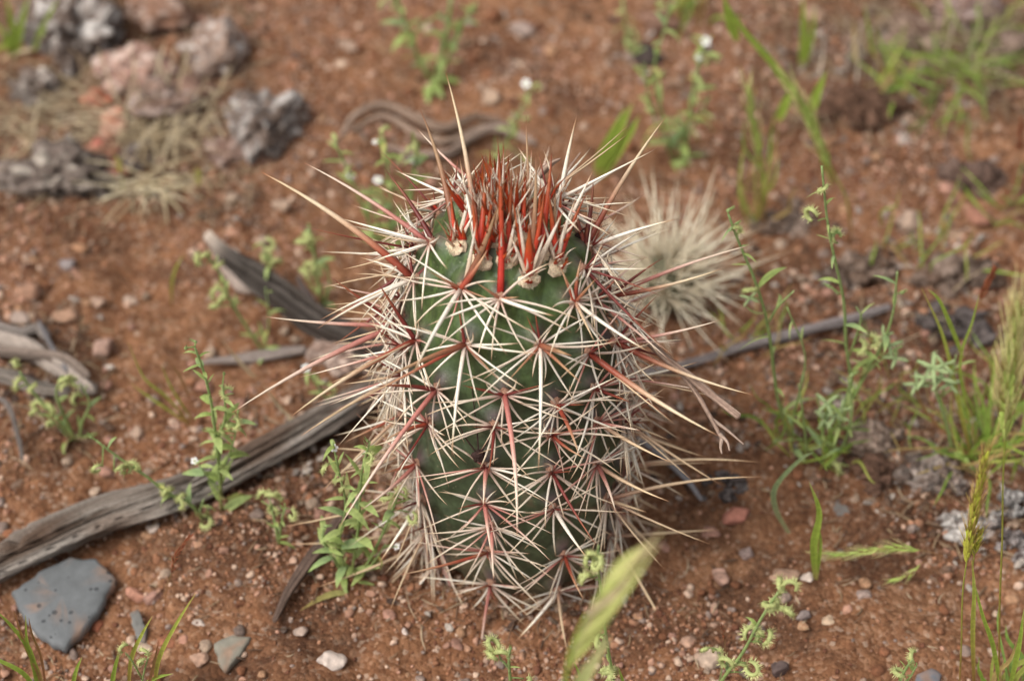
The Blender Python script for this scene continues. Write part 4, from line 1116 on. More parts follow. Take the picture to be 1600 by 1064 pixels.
def bur_star(seed):
    rg = random.Random(seed); mb = MB()
    for k in range(4):
        a = k * 1.5708 + rg.uniform(-.3, .3); d = np.array([math.cos(a), math.sin(a), .25])
        t = np.linspace(0, 1, 7); pts = d * t[:, None] * .62 + np.array([0, 0, 1]) * (-.16 * t ** 2)[:, None]
        V, F_ = tube_geo(pts, [.04, .075, .085, .085, .08, .06, .03], 7, .6); mb.add(V, F_, (.33, .42, .20))
        for i in range(14):
            j = rg.randrange(1, 7); s_ = unit(np.cross(d, [0, 0, 1])) * rg.choice([-1, 1]); dd_ = unit(s_ + np.array([0, 0, rg.uniform(-.2, .8)]))
            b = pts[j] + dd_ * .06; w = d * .012
            mb.add([b - w, b + w, b + dd_ * .09], [(0, 1, 2)], (.46, .52, .28))
    return mb.mesh('bur', M_leaf)
BURC = [bur_curl(1), bur_curl(2, 5.2), bur_curl(3, 3.8)]; BURS = [bur_star(1), bur_star(2)]
def flower_mesh():
    mb = MB()
    for k in range(5):
        a = k * 6.283 / 5; d = np.array([math.cos(a), math.sin(a), 0]); s_ = np.array([-d[1], d[0], 0]); up_ = np.array([0, 0, 1])
        V = [d * .03 + up_ * .0, d * .10 + s_ * .075 + up_ * .03, d * .18 + s_ * .06 + up_ * .03, d * .20 + up_ * .02, d * .18 - s_ * .06 + up_ * .03, d * .10 - s_ * .075 + up_ * .03, d * .11 + up_ * .045]
        mb.add(V, [(0, 5, 6), (5, 4, 6), (4, 3, 6), (3, 2, 6), (2, 1, 6), (1, 0, 6)], (.80, .80, .78))
    v, f = ICO[1]; mb.add(v * .045 + np.array([0, 0, .02]), f, (.6, .55, .2))
    V, F_ = tube_geo(np.array([(0, 0, -.16), (0, 0, -.08), (0, 0, .01)]), [.03, .055, .06], 6); mb.add(V, F_, (.28, .36, .14))
    return mb.mesh('flower', M_petal)
FLW = flower_mesh()
def calyx_mesh():
    mb = MB()
    for k in range(5):
        a = k * 6.283 / 5; d = np.array([math.cos(a), math.sin(a), 0])
        g = leaf_geo(.05, .3, .2, 4, (.27, .38, .13)); V = np.array(g[0]) * .34
        s_ = np.array([-d[1], d[0], 0]); z_ = unit(d * .45 + np.array([0, 0, 1])); n_ = np.cross(s_, z_)
        mb.add(V[:, :1] * s_ + V[:, 1:2] * -n_ + V[:, 2:] * z_, g[1], g[2])
    v, f = ICO[1]; mb.add(v * np.array([.07, .07, .10]) + np.array([0, 0, .06]), f, (.30, .38, .15))
    return mb.mesh('bud', M_leaf)
BUD = calyx_mesh()
hrng = random.Random(12)
STEMC = (.25, .33, .11)
def herb(label, base, stems, flowers=(), burs=(), stars=(), buds=(), leafn=1.0, leaflen=1.0, name='herb', group=None, cat='herb', lw=1.0, tint=1.0, dy=0.0, yoff=0.0):
    b = ground(*base); y0 = b[1] + yoff
    t = thing(name, label, cat, (b[0], b[1], gz(b[0], b[1])), group)
    paths = []
    for st in stems:
        pts_px, r = st[0], st[1]; lf = st[2] if len(st) > 2 else 1.0
        P = []
        hmax = max(base[1] - min(p[1] for p in pts_px), 40)
        for (x, y) in pts_px:
            p = at_y(x, y, y0 + dy * max(0, base[1] - y) / hmax)
            if p[2] < gz(p[0], p[1]) - .1: p = ground(x, y)
            P.append(p)
        P = smooth_path(P, max(10, 6 * len(P)))
        n = len(P); rad = np.linspace(r, r * .55, n)
        V, F_ = tube_geo(P, rad, 7)
        c = grad([(0, (.26, .21, .08)), (.18, STEMC), (1, (.29, .39, .15))], np.linspace(0, 1, n)) * tint
        mb = MB(); mb.add(V, F_, np.repeat(c, 7, 0))
        for _ in range(int(n * 6)):               # fine hairs
            i = hrng.randrange(1, n); d = unit([hrng.gauss(0, 1) for _ in range(3)]); q = P[i] + d * rad[i] * .8; w = unit(np.cross(d, [.2, .5, .8])) * .008
            mb.add([q - w, q + w, q + d * .09], [(0, 1, 2)], (.42, .48, .26))
        mb.build('stem', M_leaf, t)
        paths.append(P)
        L_ = np.linalg.norm(np.diff(P, axis=0), axis=1).sum()
        k = int(L_ * 1.5 * lf * leafn)
        for i in range(k):
            u = (i + hrng.uniform(.2, .8)) / max(k, 1); j = min(n - 2, int(u * (n - 1)))
            tn = unit(P[j + 1] - P[j]); x, y, z = frame(tn)
            a = i * 2.4 + hrng.uniform(-.5, .5); out = x * math.cos(a) + y * math.sin(a)
            zz = unit(out * .9 + tn * hrng.uniform(.3, 1.1)); xx = unit(np.cross(out, zz) + 1e-4); yy = np.cross(zz, xx)
            l = hrng.uniform(.5, 1.15) * leaflen * (1.1 - .5 * u); w_ = l * hrng.uniform(.9, 1.4) * lw
            place('leaf', LEAF[hrng.choice([0, 1, 2, 3, 4, 5, 0, 1, 2, 3, 4, 5, 8, 8, 7, 6])], t, P[j] + out * rad[j] * .5, xx, yy, zz, (w_, l, l))
    allp = np.concatenate(paths)
    def near(px, py):
        d = [(abs(800 + FPX * (q[0] - CAM[0]) / np.dot(q - CAM, FWD) - px) + abs(532 - FPX * np.dot(q - CAM, UP) / np.dot(q - CAM, FWD) - py), k) for k, q in enumerate(allp)]
        return allp[min(d)[1]]
    def put(nm, meshes, px, py, sc, face):
        sc = sc * (.72 if meshes is BURS else 1.05 if nm == 'bur' else 1.0)
        q = near(px, py); p = at_depth(px, py, np.dot(q - CAM, FWD))
        if nm != 'flower' and np.linalg.norm(p - q) > .12 or nm == 'flower':
            P = np.array([q, (q + p) / 2 + np.array([0, 0, .04]), p]); V, F_ = tube_geo(P, [.035, .03, .03], 5); mb = MB(); mb.add(V, F_, np.array(STEMC) * tint); mb.build('stalklet', M_leaf, t)
        z = unit(face + np.array([hrng.uniform(-.4, .4) for _ in range(3)])); x, y, z = frame(z, (hrng.uniform(-1, 1), hrng.uniform(-1, 1), .3))
        place(nm, meshes[hrng.randrange(len(meshes))], t, p, x, y, z, (sc, sc, sc))
    tc = unit(CAM - b)
    for fl in flowers: put('flower', [FLW], fl[0], fl[1], .78 * (fl[2] if len(fl) > 2 else 1.0), tc * .7 + np.array([0, 0, .7]))
    for bu in burs: put('bur', BURC, bu[0], bu[1], bu[2] if len(bu) > 2 else 1.0, np.array([hrng.uniform(-1, 1), hrng.uniform(-.6, .2), .8]))
    for bu in stars: put('bur', BURS, bu[0], bu[1], bu[2] if len(bu) > 2 else 1.0, tc + np.array([0, 0, .2]))
    for bu in buds: put('bud', [BUD], bu[0], bu[1], bu[2] if len(bu) > 2 else 1.0, np.array([hrng.uniform(-1, 1), -.2, .8]))
    return t

herb('leafy green sprout with forked stems rising at the far edge above the cactus crown', (676, 130),
     [([(676, 130), (655, 95), (640, 50), (622, 10), (610, -20)], .13, 1.3), ([(680, 130), (690, 85), (700, 40), (705, -10)], .16, 1), ([(680, 130), (705, 80), (722, 40), (745, 5)], .11, 1.2), ([(672, 130), (645, 60), (690, 20)], .08, 1)], burs=[(615, 20), (635, 60), (742, 20), (655, 95), (606, 5)], leaflen=1.5)
herb('slender herb topped by one white flower straight behind the red crown', (770, 262),
     [([(770, 262), (790, 225), (806, 190), (822, 150)], .07, 1.6), ([(770, 262), (772, 240), (776, 215)], .06, 1), ([(790, 225), (810, 240), (822, 250)], .05, 1)], flowers=[(822, 131, 1.7)], burs=[(835, 142, .9), (826, 158), (812, 185), (800, 200), (805, 215), (780, 250)], leaflen=.9)
herb('cluster of herbs with three white flowers behind the spines beside the crown', (600, 400),
     [([(598, 400), (570, 330), (545, 270), (522, 220)], .08, 1.2), ([(605, 400), (612, 340), (606, 270), (600, 215)], .08, 1.4), ([(612, 400), (640, 330), (645, 270), (655, 225)], .08, 1.4), ([(600, 400), (590, 350), (575, 310), (580, 290)], .06, 1.2), ([(630, 400), (668, 350), (720, 320), (735, 290)], .06, 1)],
     flowers=[(548, 275, 1.5), (590, 282, 1.6), (645, 250, 1.2), (586, 222, .9)], burs=[(525, 225), (545, 265), (602, 215), (655, 228), (640, 245), (618, 300), (625, 250)], leaflen=1.3)
herb('tall flowering herb with two white flowers between the far grass blades', (1060, 250),
     [([(1060, 250), (1075, 190), (1085, 130), (1098, 80), (1102, 62)], .09, 1.6), ([(1055, 250), (1035, 180), (1022, 110), (1040, 40), (1050, -10)], .08, 1.2), ([(1050, 250), (1018, 170), (1005, 100)], .07, 1.2), ([(1062, 250), (1082, 200), (1110, 150)], .06, 1.4)],
     flowers=[(1103, 65, 1.7), (1092, 90, 1.3), (1010, 112, 1.1)], burs=[(1100, 105), (1112, 98), (1085, 130), (1090, 150), (1040, 12), (1020, 180), (1060, 200)], leaflen=1.3)
herb('yellow-green stalk entering at the far edge beside the flowering herb', (985, 90), [([(985, 90), (980, 60), (976, 30), (972, -15)], .09, 1.3), ([(985, 88), (995, 70), (1000, 60)], .05, 1)], burs=[(975, 20), (982, 70), (992, 62)], leaflen=.9, tint=1.1)
herb('upright hairy herb with two pale buds standing in front of the charred branch roots', (346, 800),
     [([(346, 800), (343, 740), (338, 690), (330, 630), (318, 580), (304, 542)], .085, 1.5), ([(338, 690), (352, 650), (348, 600)], .06, 1.3), ([(344, 765), (325, 745), (308, 722)], .055, 1.5), ([(344, 745), (365, 690), (372, 640)], .05, 1.2)],
     flowers=[(304, 720, 1.1)], buds=[(290, 545, 1.2), (307, 535, 1.0), (350, 585, 1)], burs=[(365, 615), (362, 655), (355, 680), (338, 720), (362, 672), (352, 690)], leaflen=1.25)
herb('low herb leaning over the grey log with a bud at its tip', (352, 812),
     [([(318, 815), (300, 790), (262, 770), (230, 745), (190, 718), (150, 688)], .08, .7), ([(318, 815), (312, 800), (318, 780)], .06, 1.6)], buds=[(143, 684, 1.1)], burs=[(160, 730), (178, 736), (196, 742), (205, 735), (268, 770, 1.1), (275, 785, 1.1), (258, 778), (312, 812, 1.2), (262, 762), (290, 778)], leaflen=1.0)
herb('small clump of pale curled herbs below the dead twig bundle', (118, 688),
     [([(118, 688), (100, 650), (88, 615), (95, 592)], .09, 1), ([(120, 688), (85, 650), (50, 610), (30, 580)], .08, 1.0), ([(124, 688), (128, 660), (140, 630), (125, 600)], .07, 1), ([(112, 688), (80, 655), (62, 645)], .06, 1)],
     burs=[(30, 580, 1.2), (40, 600, 1.2), (52, 602, 1.1), (92, 595, 1.2), (105, 600, 1.1), (68, 645, 1.3), (75, 635, 1.2), (128, 605, 1.2), (60, 640), (88, 655, 1.1), (125, 630, 1.1)], leaflen=.9)
herb('tiny curled seedling between the grey log and the tan spine tips', (436, 850), [([(436, 850), (430, 820), (425, 795)], .07, 1.2), ([(436, 850), (440, 815), (446, 792)], .06, 1.2)], burs=[(408, 782, 1.1), (420, 775, 1.2), (444, 785, 1.2), (452, 795, 1), (430, 805)], leaflen=.9)
herb('row of thin herbs with white buds squeezed against the flank of the cactus', (545, 905),
     [([(545, 905), (530, 850), (540, 790), (528, 730), (520, 690)], .07, 1.6), ([(548, 905), (560, 820), (565, 740), (578, 690)], .07, 1.6), ([(540, 905), (520, 870), (505, 845), (506, 825)], .07, 1.4), ([(560, 905), (590, 850), (612, 800), (625, 765)], .07, 1.4), ([(556, 905), (582, 880), (602, 850)], .05, 1.5)],
     flowers=[(522, 700, 1.1), (620, 854, 1.0)], buds=[(507, 822, 1.2), (575, 690)], burs=[(515, 725), (535, 745), (548, 760), (566, 710), (530, 845), (510, 850), (610, 772, 1.2), (628, 780), (640, 800)], leaflen=1.3)
herb('pale green herb with curled burs in front of the charred branch tip', (418, 560),
     [([(418, 560), (385, 510), (360, 470), (345, 430), (325, 400)], .08, 1.1), ([(412, 555), (420, 500), (415, 450)], .05, 1)], burs=[(313, 398, 1.2), (322, 405, 1.1), (332, 418, 1.1), (340, 470, 1.3), (352, 465, 1.2), (345, 478, 1.1)], leaflen=1)
herb('single herb with a round bur head above the middle of the charred branch', (440, 468), [([(440, 468), (425, 430), (415, 400), (410, 378)], .07, 1)], burs=[(411, 378, 1.1), (420, 412, 1.2), (438, 415, 1.1), (428, 405)], leaflen=.9)
herb('blurred pale herb just beyond the upper end of the charred branch', (505, 480), [([(505, 480), (495, 430), (490, 385), (482, 350)], .09, 1.4), ([(505, 480), (515, 440), (505, 410)], .07, 1.2)], burs=[(465, 382, 1.3), (480, 380, 1.3), (492, 430, 1.4), (480, 440, 1.4), (490, 370, 1.2), (505, 420, 1.3)], leaflen=1.1)
herb('herb with one white flower between the charred branch and the long lower spines', (520, 640), [([(520, 640), (505, 615), (490, 595), (480, 578)], .06, 1.4)], flowers=[(478, 575, 1.4)], burs=[(505, 600), (520, 610)], leaflen=1)
herb('tall branching herb with drooping pods nearest to the pale spiny cactus', (1238, 700),
     [([(1238, 700), (1215, 620), (1200, 510), (1180, 440), (1155, 380), (1138, 335)], .085, .5), ([(1200, 505), (1215, 480), (1240, 455)], .06, .5), ([(1238, 700), (1240, 650), (1258, 560), (1230, 480)], .06, .5)],
     buds=[(1136, 330, 1.2), (1150, 350), (1160, 385)], lw=.5, stars=[(1172, 466, 1.0)], burs=[(1140, 362), (1172, 455, 1.2)], leaflen=1.6)
herb('tallest wiry herb with paired green pods right of the twig on the soil', (1300, 690),
     [([(1300, 690), (1330, 620), (1322, 540), (1318, 470), (1302, 395), (1292, 340), (1284, 260)], .085, .55), ([(1326, 560), (1345, 500), (1338, 480)], .06, .6), ([(1312, 460), (1300, 450), (1295, 448)], .06, .4), ([(1345, 590), (1375, 545), (1395, 490), (1402, 425)], .075, .6), ([(1345, 590), (1385, 555), (1410, 540)], .06, .4), ([(1300, 690), (1345, 600), (1375, 545)], .07, .6)],
     burs=[(1278, 345, 1.4), (1310, 380, 1.2), (1288, 290), (1338, 535, 1.3), (1355, 525, 1.2)], buds=[(1300, 370, 1.3), (1312, 365, 1.1), (1408, 458, 1.4), (1296, 448, 1.2)], lw=.5, stars=[(1390, 540, 1.4), (1400, 560, 1.3), (1380, 525, 1.1)], leaflen=1.5)
herb('low pale herb with star-shaped fruits at the foot of the wiry herbs', (1290, 730), [([(1290, 730), (1285, 690), (1290, 650), (1300, 625)], .08, 1.0), ([(1296, 730), (1310, 670), (1330, 590)], .07, .6), ([(1262, 720), (1255, 650), (1248, 600)], .06, .6), ([(1290, 730), (1320, 690), (1330, 640), (1325, 590)], .06, .6)],
     lw=.5, stars=[(1292, 630, 1.4), (1305, 650, 1.5), (1288, 655, 1.2), (1315, 640, 1.1)], buds=[(1328, 588, 1.5), (1210, 690, 1.2)], burs=[(1300, 722, 1.3)], leaflen=1.7)
herb('pale star-shaped fruit cluster on a stem in front of the grass tuft', (1492, 720), [([(1492, 720), (1478, 660), (1462, 610), (1456, 580)], .085, .4), ([(1470, 620), (1488, 580), (1494, 555)], .06, .3)],
     lw=.5, stars=[(1458, 575, 1.7), (1470, 592, 1.6), (1446, 590, 1.5), (1432, 600, 1.3), (1484, 600, 1.3), (1475, 570, 1.3)], leaflen=1.5)
herb('bristly bur stalk slanting up from the lower edge right of the foxtail', (1100, 1110), [([(1100, 1110), (1130, 1060), (1160, 1020), (1190, 965), (1216, 925)], .085, .25)],
     burs=[(1222, 930, 1.35), (1230, 925, 1.2), (1196, 952, 1.3), (1210, 952, 1.3), (1222, 950, 1.1), (1170, 1005, 1.4), (1190, 1003, 1.3), (1195, 995, 1.1), (1140, 1045, 1.3), (1165, 1035, 1.3), (1160, 1050, 1.2), (1205, 940, 1.1)], leaflen=.7, yoff=-1.5)
herb('bristly bur stalk half covered by the blurred foxtail', (962, 1120), [([(962, 1120), (958, 1060), (948, 1000), (940, 930), (934, 880), (935, 852)], .07, .3)],
     burs=[(928, 872, 1.2), (940, 866, 1.2), (922, 888, 1.2), (930, 905, 1.2), (944, 875, 1.1), (924, 902, 1.1), (925, 995, 1.4), (942, 992, 1.3), (950, 1005, 1.2), (935, 1050, 1.4), (955, 1045, 1.3), (960, 1058, 1.1)], leaflen=.6, yoff=-1.5)
herb('short bur sprig curling up at the lower edge in front of the cactus', (800, 1110), [([(800, 1110), (797, 1060), (795, 1030), (797, 1015)], .075, .3), ([(797, 1045), (788, 1035), (782, 1030)], .05, .2)], burs=[(778, 1018, 1.3), (788, 1030, 1.3), (780, 1030, 1.2), (818, 1060, 1.2)], buds=[(798, 1014, 1.0)], leaflen=.6, yoff=-1)
herb('leafy sprout cut by the lower edge above the blue-grey slate chip', (1395, 1100), [([(1395, 1100), (1410, 1055), (1425, 1030)], .08, 1.2), ([(1405, 1070), (1420, 1060), (1432, 1040)], .06, 1.2)], burs=[(1432, 1035, 1.1), (1418, 1055, 1.2)], leaflen=.9, yoff=-1)

# ------------------------------------------------------------------ grasses
def blade_geo(P, w, keys, fold=.35, hint=None):
    P = smooth_path(P, max(10, 5 * len(P))); n = len(P); V = []; C = []
    tan = np.gradient(P, axis=0); h = unit(CAM - P[n // 2]) if hint is None else hint
    for i in range(n):
        u = i / (n - 1); t = unit(tan[i]); x = unit(np.cross(t, h)); y = np.cross(x, t)
        ww_ = w * (.55 + .45 * math.sin(math.pi * min(1, u * 1.15)) if u < .6 else 1.0) * (1 - max(0, (u - .35) / .65) ** 1.6) + .006
        for k in (-1, 0, 1):
            V.append(P[i] + x * k * ww_ + y * abs(k) * ww_ * fold); C.append(grad(keys, np.array([u]))[0] * (.86 if k == 0 else 1.04))
    F_ = [(i * 3 + k, i * 3 + k + 1, i * 3 + k + 4, i * 3 + k + 3) for i in range(n - 1) for k in range(2)]
    return V, F_, C
GREEN = [(0, (.34, .27, .09)), (.15, (.25, .33, .05)), (.8, (.28, .38, .06)), (1, (.40, .40, .13))]
GRNRED = [(0, (.30, .14, .05)), (.25, (.32, .30, .06)), (.7, (.34, .40, .07)), (1, (.42, .36, .1))]
STRAW = [(0, (.36, .26, .15)), (.5, (.54, .43, .28)), (1, (.48, .37, .22))]
REDST = [(0, (.30, .12, .06)), (.6, (.26, .16, .06)), (1, (.28, .10, .05))]
def gpath(base, pts, yoff=0.0, dy=0.0):
    b = ground(*base); y0 = b[1] + yoff; hm = max(30, base[1] - min(p[1] for p in pts)); out = []
    for (x, y) in pts:
        p = at_y(x, y, y0 + dy * max(0, base[1] - y) / hm)
        if p[2] < gz(p[0], p[1]) - .05:
            p = ground(x, y); p = p + np.array([0, 0, .12])
        out.append(p)
    return out
def grass(label, base, blades, cat='grass', name='grass_tuft', group=None, keys=GREEN, yoff=0.0, dy=0.0):
    b = ground(*base); t = thing(name, label, cat, (b[0], b[1], gz(b[0], b[1])), group)
    for bl in blades:
        pts, w = bl[0], bl[1]; k = bl[2] if len(bl) > 2 else keys
        mb = MB(); mb.add(*blade_geo(gpath(base, pts, yoff, dy), w, k)); mb.build('blade', M_leaf if k is not STRAW else M_dry, t)
    return t
def spikelet_mesh(col, awncol, awn=1.1, lem=5, w=.055, plump=1.0):
    mb = MB(); rg = random.Random(int(awn * 100) + lem)
    for k in range(lem):
        s_ = (-1) ** k; z0 = k / lem * .45; d = unit([s_ * .13 + rg.uniform(-.05, .05), rg.uniform(-.09, .09), 1])
        pts = np.array([0, 0, z0]) + d * np.array([0, .12, .3, .45, .58])[:, None]
        V, F_ = tube_geo(pts, np.array([.012, w * .8, w, w * .6, .01]) * plump, 6, .6); mb.add(V, F_, np.array(col) * rg.uniform(.85, 1.15))
        e = unit(d + np.array([s_ * .06, rg.uniform(-.06, .06), 0])); V, F_ = tube_geo(np.array([pts[-1], pts[-1] + e * awn * .5, pts[-1] + e * awn]), [.012, .009, .003], 4); mb.add(V, F_, awncol)
    return mb.mesh('spikelet', M_leaf)
SPK_G = [spikelet_mesh((.48, .58, .17), (.72, .70, .32), 1.0, 5), spikelet_mesh((.44, .55, .14), (.70, .62, .3), .8, 6)]
SPK_Y = [spikelet_mesh((.50, .50, .08), (.56, .42, .14), .6, 5, .07), spikelet_mesh((.46, .50, .07), (.54, .36, .13), .75, 5, .07)]
SPK_R = [spikelet_mesh((.30, .095, .045), (.30, .12, .05), .12, 4, .07), spikelet_mesh((.26, .08, .04), (.34, .16, .06), .1, 5, .07)]
SPK_B = [spikelet_mesh((.66, .64, .24), (.64, .55, .28), .5, 6, .11), spikelet_mesh((.60, .62, .20), (.62, .46, .25), .6, 6, .11)]
def foxtail(label, stem, head, spk, length, n, spread, r=.05, yoffs=None, base=None, dy=0.0, name='foxtail_grass', leafs=(), stemkeys=GRNRED, width=1.0, yoff=0.0, P=None):
    """a grass stalk: stem path then head path, both in pixels from the base up"""
    if P is None: P = gpath(base, stem + head, yoff, dy)
    Ps = smooth_path(P, 60); b = P[0]; b = np.array([b[0], b[1], gz(b[0], b[1])])
    t = thing(name, label, 'grass', b)
    mb = MB(); V, F_ = tube_geo(np.vstack([[b + np.array([0, 0, -.1])], Ps]), np.linspace(r, r * .5, 61), 6)
    mb.add(V, F_, np.repeat(grad(stemkeys, np.linspace(0, 1, 61)), 6, 0)); mb.build('stem', M_leaf, t)
    k0 = (len(stem)) / (len(P) - 1) if stem else 0
    for i in range(n):
        u = k0 + (1 - k0) * (i + .3) / n; f_ = u * 59; j = min(58, int(f_)); p = Ps[j] + (Ps[j + 1] - Ps[j]) * (f_ - j)
        tn = unit(Ps[j + 1] - Ps[j]); x, y, z = frame(tn, unit(CAM - p)); a = i * math.pi + hrng.gauss(0, .7)
        out = x * math.cos(a) + y * math.sin(a); e = spread * hrng.uniform(.6, 1.3) * (1.1 - .7 * (i / n))
        zz = unit(tn + out * e); xx = unit(np.cross(zz, out) + 1e-5); yy = np.cross(zz, xx); l = length * hrng.uniform(.8, 1.15)
        place('spikelet', spk[hrng.randrange(len(spk))], t, p, xx, yy, zz, (l * width, l * width, l))
    for bl in leafs:
        mb = MB(); mb.add(*blade_geo(gpath(base, bl[0], yoff, dy), bl[1], bl[2] if len(bl) > 2 else GREEN)); mb.build('blade', M_leaf, t)
    return t
# the blurred foxtail close to the lens
fb = np.array([at_y(872, 1064, -20.5)[0] - .6, -21.5, 0.0]); fb[2] = gz(fb[0], fb[1])
fp = [fb, at_y(866, 1300, -21.0), at_y(878, 1120, -20.5), at_y(886, 1050, -20.2), at_y(898, 1000, -20), at_y(935, 930, -19.8), at_y(990, 872, -19.5)]
Ps = smooth_path(fp, 60)
ft = thing('foxtail_grass', 'large out-of-focus yellow-green grass spike in front of the foot of the cactus', 'grass', fb)
mb = MB(); V, F_ = tube_geo(Ps[:46], np.linspace(.09, .05, 46), 6); mb.add(V, F_, np.repeat(grad(GREEN, np.linspace(0, .8, 46)), 6, 0)); mb.build('stem', M_leaf, ft)
tip_ = at_y(1040, 828, -19.4); frg = random.Random(4); sx, sy, sz = frame(tip_ - Ps[38], unit(CAM - tip_))
for i in range(13):
    u0 = 30 + i * 1.7; q0 = Ps[int(u0)]; s_ = (-1) ** i * frg.uniform(.03, .19); e_ = q0 + (tip_ - q0) * frg.uniform(.6, 1.0) + sx * s_ * .4 + sy * frg.uniform(-.25, .25)
    mid_ = q0 + (e_ - q0) * .5 + sx * s_ + sy * frg.uniform(-.15, .15)
    c = np.array(frg.choice([(.52, .55, .19), (.44, .51, .14), (.60, .58, .26), (.56, .46, .28), (.48, .53, .16)]))
    mb = MB(); mb.add(*blade_geo([q0, mid_, e_], frg.uniform(.055, .11), [(0, tuple(c * .9)), (.7, tuple(c)), (1, tuple(c * .5 + np.array((.6, .48, .3)) * .5))])); mb.build('glume', M_leaf, ft)
fp2 = [fb + np.array([.5, .3, 0]), at_y(880, 1300, -21), at_y(892, 1150, -20.6), at_y(905, 1075, -20.4), at_y(930, 1030, -20.2), at_y(955, 990, -20)]
mb = MB(); mb.add(*blade_geo(fp2, .32, [(0, (.24, .27, .07)), (.6, (.34, .38, .14)), (1, (.44, .40, .2))])); t = thing('grass_tuft', 'soft blurred green blade standing beside the large foxtail spike', 'grass', fp2[0]); mb.build('blade', M_leaf, t)
foxtail('yellow-green bristly foxtail with two stems before the whitish lichen crust', [(1498, 1080), (1502, 1010), (1504, 930)], [(1510, 880), (1520, 815), (1535, 735)], SPK_Y, 1.2, 44, .13, .04, base=(1498, 1075), leafs=[([(1522, 1075), (1520, 990), (1522, 920), (1518, 870)], .09, GRNRED)])
foxtail('small yellow-green side spike branching low from behind the bristly foxtail', [(1520, 1080), (1522, 1000), (1520, 900)], [(1522, 870), (1530, 835)], SPK_Y, .7, 10, .3, .035, base=(1520, 1075))
foxtail('tall pale green foxtail with long silky awns at the edge of the grass tuft', [(1560, 1080), (1562, 950), (1566, 840), (1567, 760)], [(1570, 690), (1576, 610), (1588, 525)], SPK_G, 1.8, 36, .10, .045, base=(1560, 1075), stemkeys=GRNRED)
foxtail('arching green spike hanging across the far soil above the wiry herb', [(1330, 360), (1322, 310)], [(1300, 265), (1272, 200), (1250, 160)], SPK_G, 1.4, 16, .16, .06, base=(1335, 380))
foxtail('blurred drooping green spikes among the herbs near the far flowering herb', [(1185, 350), (1190, 300)], [(1188, 250), (1178, 190), (1172, 155)], SPK_G, 1.0, 16, .22, .05, base=(1185, 355))
foxtail('flat green panicle lying almost level above the gravel near the corner', [(1495, 885), (1470, 868)], [(1440, 860), (1400, 856), (1350, 862), (1306, 866)], SPK_G, .75, 16, .30, .03, base=(1500, 905), stemkeys=REDST)
foxtail('short green spikelet sprig hanging under the level panicle', [(1480, 905), (1450, 880)], [(1440, 880), (1420, 898), (1402, 905)], SPK_G, .55, 6, .25, .025, base=(1485, 915), stemkeys=REDST)
foxtail('thin rust-red seed head standing above the slate and cream wedge stones', [(256, 985), (258, 940), (262, 912)], [(268, 895), (275, 868), (296, 838)], SPK_R, .42, 20, .38, .022, base=(256, 990), name='seed_stalk', stemkeys=REDST)
foxtail('rust-brown dense seed head on a red stem over the blackish clod', [(1512, 620), (1510, 560), (1518, 510)], [(1532, 470), (1542, 445), (1552, 424)], SPK_R, .55, 26, .45, .03, base=(1512, 640), name='seed_stalk', stemkeys=REDST)
foxtail('rust-red seed stalk cut by the edge beyond the dark clods', [(1585, 300), (1588, 270)], [(1592, 240), (1596, 190)], SPK_R, .6, 16, .3, .03, base=(1584, 305), name='seed_stalk', stemkeys=REDST)
foxtail('tiny reddish sprig with two yellow burs beside the bristly bur stalk', [(1142, 1050), (1135, 1020)], [(1132, 1000), (1128, 975)], SPK_R, .3, 7, .4, .02, base=(1144, 1055), name='seed_stalk', stemkeys=REDST)
herb('reddish stem with yellow bristly burs behind the front grass blades', (215, 1100), [([(215, 1100), (225, 1050), (232, 1025)], .045, .1), ([(222, 1060), (205, 1030), (196, 1020)], .04, .1)], burs=[(232, 1028, 1.0), (226, 1022, .9), (196, 1018, .9)], yoff=-1, leaflen=.5)
foxtail('dark red drooping seed tip between the yellow burs and the cream wedge stone', [(200, 1085), (206, 1040)], [(208, 1020), (214, 1002)], SPK_R, .4, 6, .25, .02, base=(200, 1085), name='seed_stalk', stemkeys=REDST, yoff=-1)
herb('yellow two-bur sprig right of the white rounded stone', (1122, 1075), [([(1122, 1075), (1128, 1040), (1120, 1015)], .035, .1)], burs=[(1110, 1012, .9), (1128, 1022, .9)], leaflen=.5, cat='herb')
foxtail('yellow-tipped sprig standing in the dry grass by the lowest rusty stone', [(196, 315), (192, 290)], [(190, 272), (186, 252)], SPK_Y, .5, 5, .4, .025, base=(197, 320), name='seed_stalk')
foxtail('yellow spiky sprig with a reddish foot at the rim of the dry grass tuft', [(318, 325), (314, 310)], [(312, 292), (308, 268)], SPK_Y, .5, 7, .6, .025, base=(319, 328), name='seed_stalk', stemkeys=REDST)
